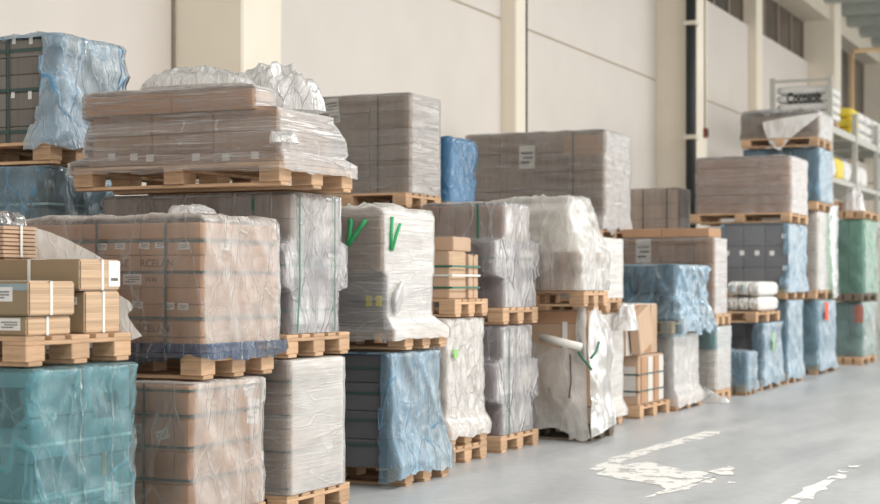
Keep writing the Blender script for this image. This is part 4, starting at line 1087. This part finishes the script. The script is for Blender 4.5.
o = box('flat_carton', v_at(836, N3.y0), v-.56, N3.y0+.05, N3.y1-.05, z, z+.2, M['kraft'], None, .006); tag(o, 'low brown carton on the pallet over the strong green hood', 'carton')
crumple('film_bunch', 'white film bunch beside the low brown carton', v-.28, N3.y0+.4, z+.002, .42, .6, .5, 'crumple', 68, 30)

# ================================================================ second row, against the wall
SR = 'wooden pallets in the wall row'
def support(phrase, v, xc, xr, zt, w=None, xl=None, mat='greyboard', n=2):
    """the lower loads that carry the high ones"""
    z = 0; y0, y1 = u_at(xc, v), u_at(xr, v); X0 = v_at(xl, y0) if xl is not None else v-w
    H = zt/n
    for k in range(n):
        pallet('wooden pallet, %s level, %s' % (['floor','second'][k], phrase), X0, v, y0, y1, z, group=SR)
        a, b2 = z+PH+.002, (k+1)*H-.006
        me = box_me(v-X0-.04, y1-y0-.04, b2-a, .006); 
        o = bpy.data.objects.new('crate', me); COL.objects.link(o)
        if not me.materials: me.materials.append(M[mat])
        o.location = ((X0+v)/2, (y0+y1)/2, a)
        tag(o, 'grey crate, %s level, %s' % (['floor','second'][k], phrase), 'crate', 'crates in the wall row')
        z = (k+1)*H
    return z
# dark load under blue hood, high at the wall
v = -6.7
z = 0
ztm = z_at(58, 217, v)
pallet('wooden pallet, floor level, under the blue hooded wall stack', v-1.3, v, u_at(58, v), u_at(110, v), 0, group=SR)
zA = z_at(50, 166, v)
X1 = load('tile carton', 'lower blue hood at wall', v-.04, PH+.002, [(168, 48, 107, 3, 2, 8)], 'cartons in the wall row', w=1.25, mat='dark_grey', color='grey', seed=70,
    wr=dict(label='blue hood around the lower load of the wall stack', mat='blue', style='bag', amp=.06, off=.012, topamp=.004, res=.04, cat='plastic hood'))
strap_h('white band around the lower blue hooded wall load', X1.X0, X1.X1, X1.y0, X1.y1, z_at(48, 203, v), 'white_strap')
z = top_next(X1)
z = pal('wooden pallet between the blue hooded wall loads', v, 50, 112, z, 1.3, group=SR)
X3 = load('tile carton', 'upper blue hood at wall', v-.03, z, [(37, 57, 121, 3, 2, 6)], 'cartons in the wall row', w=1.28, mat='dark_grey', color='grey', seed=71,
    wr=dict(label='shiny blue hood over the highest load of the wall stack', mat='blue_shiny', style='bag', amp=.06, off=.012, topamp=.03, res=.03, skirt=(.03,.01,.02,.02,.15), rag=.06, cat='plastic hood', open_front=.12))
for (x, y) in ((14,40),(31,40),(46.5,39.5),(13,94),(30,95),(47,94)): mark(X3, cell(X3, x, y), x, y, .03, .055, lines=False)
for q, l in ((.9,'topmost green band under the shiny blue hood'),(.52,'middle green band under the shiny blue hood'),(.12,'lowest green band under the shiny blue hood')): strap_h(l, X3.X0, X3.X1, X3.y0, X3.y1, X3.z0+(X3.z1-X3.z0)*q, 'dark_strap', .005, width=.022)
strap_x('upright green band under the shiny blue hood', v_at(9, X3.y0), X3.y0, X3.y1, X3.z0, X3.z1, 'dark_strap')
# grey load behind the green-marked one
v = -6.7
zt = z_at(409.5, 208, v)
z = support('under the grey load with white notice', v, 406, 441, zt, 1.3)
z = pal('wooden pallet under the grey load with white notice', v, 406, 441, z+.002, 1.3, group=SR)
Y3 = load('tile carton', 'grey load with white notice', v-.02, z, [(94, 409, 439, 3, 2, 6)], 'cartons in the wall row', w=1.28, mat='greyboard', color='grey', seed=73,
    wr=dict(label='clear film around the grey wall load with white notice', mat='clear', amp=.012, off=.012, topamp=.01, res=.05))
strap_x('upright dark green band over the grey load with white notice', v_at(378, Y3.y0), Y3.y0, Y3.y1, Y3.z0, Y3.z1, 'dark_strap', .006)
mark(Y3, cell(Y3, 333, 105), 332, 106, .16, .14, rot=-.08)
mark(Y3, cell(Y3, 336, 118), 335, 118, .12, .1, rot=-.08)
o = box('wooden_crate', v_at(392, u_at(392, -6.3)), v_at(425, u_at(392, -6.3)), 0, .1, 0, .1, M['wood']) if False else None
# cartons seen between the green-marked load and the pallet above
# strong blue load
v = -6.75
zt = z_at(447, 216, v)
z = support('under the strong blue wall load', v, 447, 474, zt, 1.25, mat='slate_box')
z = pal('wooden pallet under the strong blue wall load', v, 447, 474, z+.002, 1.25, group=SR)
Z3 = load('tile carton', 'strong blue wall load', v-.03, z, [(139, 448, 473, 1, 1, 3, 'slate_box', 'slate')], 'cartons in the wall row', w=1.2, color='slate', seed=75,
    wr=dict(label='strong blue film around the load squeezed between two grey ones', mat='blue_deep', style='crush', amp=.05, off=.012, topamp=.03))
# wide grey load with sheet label
v = -6.58
zt = z_at(603, 240, v)
z = support('under the wide grey load', v, 600, 630, zt, xl=470)
z = pal('wooden pallet under the wide grey load with sheet label', v, 600, 630, z+.002, xl=468, group=SR)
E3 = load('tile carton', 'wide grey load with sheet label', v-.03, z, [(131, 603.5, 629, 4, 2, 5, 'greyboard', 'grey')], 'cartons in the wall row', xl=467, color='grey', seed=77,
    wr=dict(label='clear film hanging loose at the aisle side of the wide grey load', mat='clear', style='crush', amp=.03, off=.012, topamp=.02, res=.05, skirt=(.02,.0,.04,.03,.2), rag=.08))
mark(E3, cell(E3, 527, 157), 527, 157, .22, .3)
mark(E3, cell(E3, 575, 145), 582, 145, .5, .26, mat='kraft_pale', name='pale_panel', lines=False)
strap_x('upright dark band on the wide grey load with sheet label', v_at(573, E3.y0), E3.y0, E3.y1, E3.z0, E3.z1, 'dark_strap', .006)
# low brown load with two black bands
v = -7.0
zt = z_at(678, 243, v)
z = support('under the load with two black bands', v, 676, 690, zt, xl=630)
z = pal('wooden pallet under the load with two black bands', v, 676, 690, z+.002, xl=630, group=SR)
W3 = load('tile carton', 'black-banded wall load', v-.03, z, [(189, 678, 689.5, 3, 1, 3, 'pale_grey', 'pale')], 'cartons in the wall row', xl=631, color='pale', seed=79,
    wr=dict(label='clear film around the wall load with two black bands', mat='clear_thin', amp=.012, off=.012, topamp=.01))
for x, l in ((643,'first upright black band on the pale wall load'),(667,'second upright black band on the pale wall load, nearer the downpipe')): strap_x(l, v_at(x, W3.y0), W3.y0, W3.y1, W3.z0, W3.z1, 'black_strap', .008)

# ================================================================ pallet rack with sacks
t = empty('pallet_rack', (0, 0, 0)); tag(t, 'tall grey steel pallet rack with sacks on its top beam level', 'rack')
US = (30.95, 33.55, 36.15, 38.75); VF, VB = -6.0, -7.1
for i, u in enumerate(US):
    for vv in (VF, VB):
        box('post', vv-.05, vv+.05, u-.04, u+.04, 0, z_at(829, 75, VF) if i == 0 else 5.0, M['steel'], t, .004)
    for zz in (.4, 1.5, 2.6, 3.7): box('brace', VB+.05, VF-.05, u-.015, u+.015, zz, zz+.05, M['steel'], t, 0)
box('end_rail', VB+.05, VF-.05, US[0]-.03, US[0]+.03, z_at(829, 77, VF)-.05, z_at(829, 77, VF), M['steel'], t, .003)
for a, b2 in zip(US, US[1:]):
    for zz in (2.75, 3.45, 4.4):
        for vv in (VF, VB): box('beam', vv-.03, vv+.03, a+.041, b2-.041, zz, zz+(.14 if zz > 4 else .1), M['steel'], t, .004)
    box('deck_panel', VB+.03, VF-.03, a+.045, b2-.045, 4.48, 4.52, M['steel'], t, 0)
    box('deck_panel', VB+.03, VF-.03, a+.045, b2-.045, 3.48, 3.52, M['steel'], t, 0)
    for q in (.25, .5, .75):
        u = a+(b2-a)*q; box('deck_bar', VB+.03, VF-.03, u-.03, u+.03, 4.44, 4.479, M['steel'], t, 0)
pallet('wooden pallet under the lettered white sacks on the rack', VB+.06, VF-.06, US[0]+.06, US[0]+1.2, 4.522, group=SR)
zr = 4.522+PH+.002; zt = z_at(829, 83, VF); hs = (zt-zr)/4
for r in range(4):
    for j in range(2):
        l_ = .56; w_ = (VF-.02)-(VB+.06)
        o = link('sack', sack_me(w_, l_*.93, hs-.002, r*3+j), M['sack']); o.location = ((VF+VB+.04)/2, US[0]+.07+l_*(j+.5), zr+hs*r+.001)
        tag(o, 'white printed sack on rack pallet, %s layer, %s' % (ORD[3-r] if r else 'bottom', 'at the rack end with lettering' if j == 0 and r in (0, 2) else ('at the rack end' if j == 0 else 'second from the rack end')), 'sack', 'white sacks on the rack')
        if j == 0 and r == 2:
            s_ = text(o, 'Cocosolt', 'f', w_, l_, hs, .02, 0, .21, 'pipe', .006); s_.location.y = -l_/2*.93-.016; s_.scale = (.85, 1.35, 1)
            bar = box('print_bar', -.3, .3, -l_/2*.93-.016, -l_/2*.93-.010, hs*.8, hs*.92, M['pipe'], o, 0)
        if j == 0 and r == 0: box('print_bar', -.3, .36, -l_/2*.93-.016, -l_/2*.93-.010, hs*.72, hs*.95, M['pipe'], o, 0)
k = 0
for bay, (a, b2) in enumerate(zip(US[1:], US[2:]), 1):
    for r in range(3):
        for j in range(3):
            l_ = (b2-a-.2)/3; o = link('sack', sack_me(.95, l_*.9, .21, k), M['sack_yellow'] if (bay == 1 and j == 0) else M['sack']); k += 1
            o.location = ((VF+VB)/2, a+.1+l_*(j+.5), 4.522+.215*r)
            tag(o, '%s rack sack, %s, %s layer, %s along' % ('yellow' if (bay == 1 and j == 0) else 'plain white', 'bay past the lettered sacks' if bay == 1 else 'furthest bay along', ORD[2-r], ['first','second','third'][j]), 'sack', 'sacks further along the rack')
for j in range(5):
    o = link('sack', sack_me(1.0, .72, .5, 40+j), M['sack_yellow'] if j == 1 else M['sack']); o.location = ((VF+VB)/2, US[0]+.5+j*.82+(.25 if j > 2 else 0), 3.522)
    tag(o, '%s fat sack on the rack level below, %s from the rack end' % ('yellow' if j == 1 else 'white', ['first','second','third','fourth','fifth'][j]), 'sack', 'fat sacks on the lower rack level')
# tan tube frame
zt = z_at(852, 51, -7.5); u = u_at(852, -7.5)
o = link('tube_frame', tube_me('tube_frame', [(0,0,0),(0,0,zt-.08),(.03,0,zt-.02),(.1,0,zt),(4.2,0,zt),(4.27,0,zt-.03),(4.3,0,zt-.09),(4.3,0,0)], .06, 10), M['tan_paint']); o.location = (-7.5, u, 0)
tag(o, 'tan painted tube frame rising behind the rack sacks', 'frame')

# ================================================================ light and camera
w = bpy.data.worlds.new('World'); scene.world = w; w.use_nodes = True
bg = w.node_tree.nodes['Background']; bg.inputs[0].default_value = (1.0, .98, .95, 1); bg.inputs[1].default_value = 1.3
def area(name, loc, rot, sx, sy, e, col=(1,.97,.93)):
    L = bpy.data.lights.new(name, 'AREA'); L.shape = 'RECTANGLE'; L.size = sx; L.size_y = sy; L.energy = e; L.color = col
    o = bpy.data.objects.new(name, L); COL.objects.link(o); o.location = loc; o.rotation_euler = rot; return o
# daylight through the loading doors along the other side of the hall
area('loading_door_daylight', (16, 37, 4.4), (0, math.radians(82), 0), 7.5, 76, 3500, (1,.99,.97))
# roof lights over the aisle
area('roof_light', (2, 22, 9.0), (0, 0, 0), 3, 46, 4500, (1,.985,.965))
cam = bpy.data.cameras.new('Camera'); co = bpy.data.objects.new('Camera', cam); COL.objects.link(co)
co.location = (0, 0, CAMZ); co.rotation_euler = (math.pi/2, 0, TH)
cam.sensor_fit = 'HORIZONTAL'; cam.sensor_width = 36; cam.lens = F/880*36
cam.shift_y = (HY-252)/880; cam.clip_end = 200
cam.dof.use_dof = True; cam.dof.focus_distance = 10.0; cam.dof.aperture_fstop = 2.2
scene.camera = co
vs_ = scene.view_settings; vs_.view_transform = 'Standard'; vs_.look = 'None'; vs_.exposure = -.11; vs_.gamma = 1
scene.cycles.transparent_max_bounces = 24
scene.cycles.max_bounces = 8
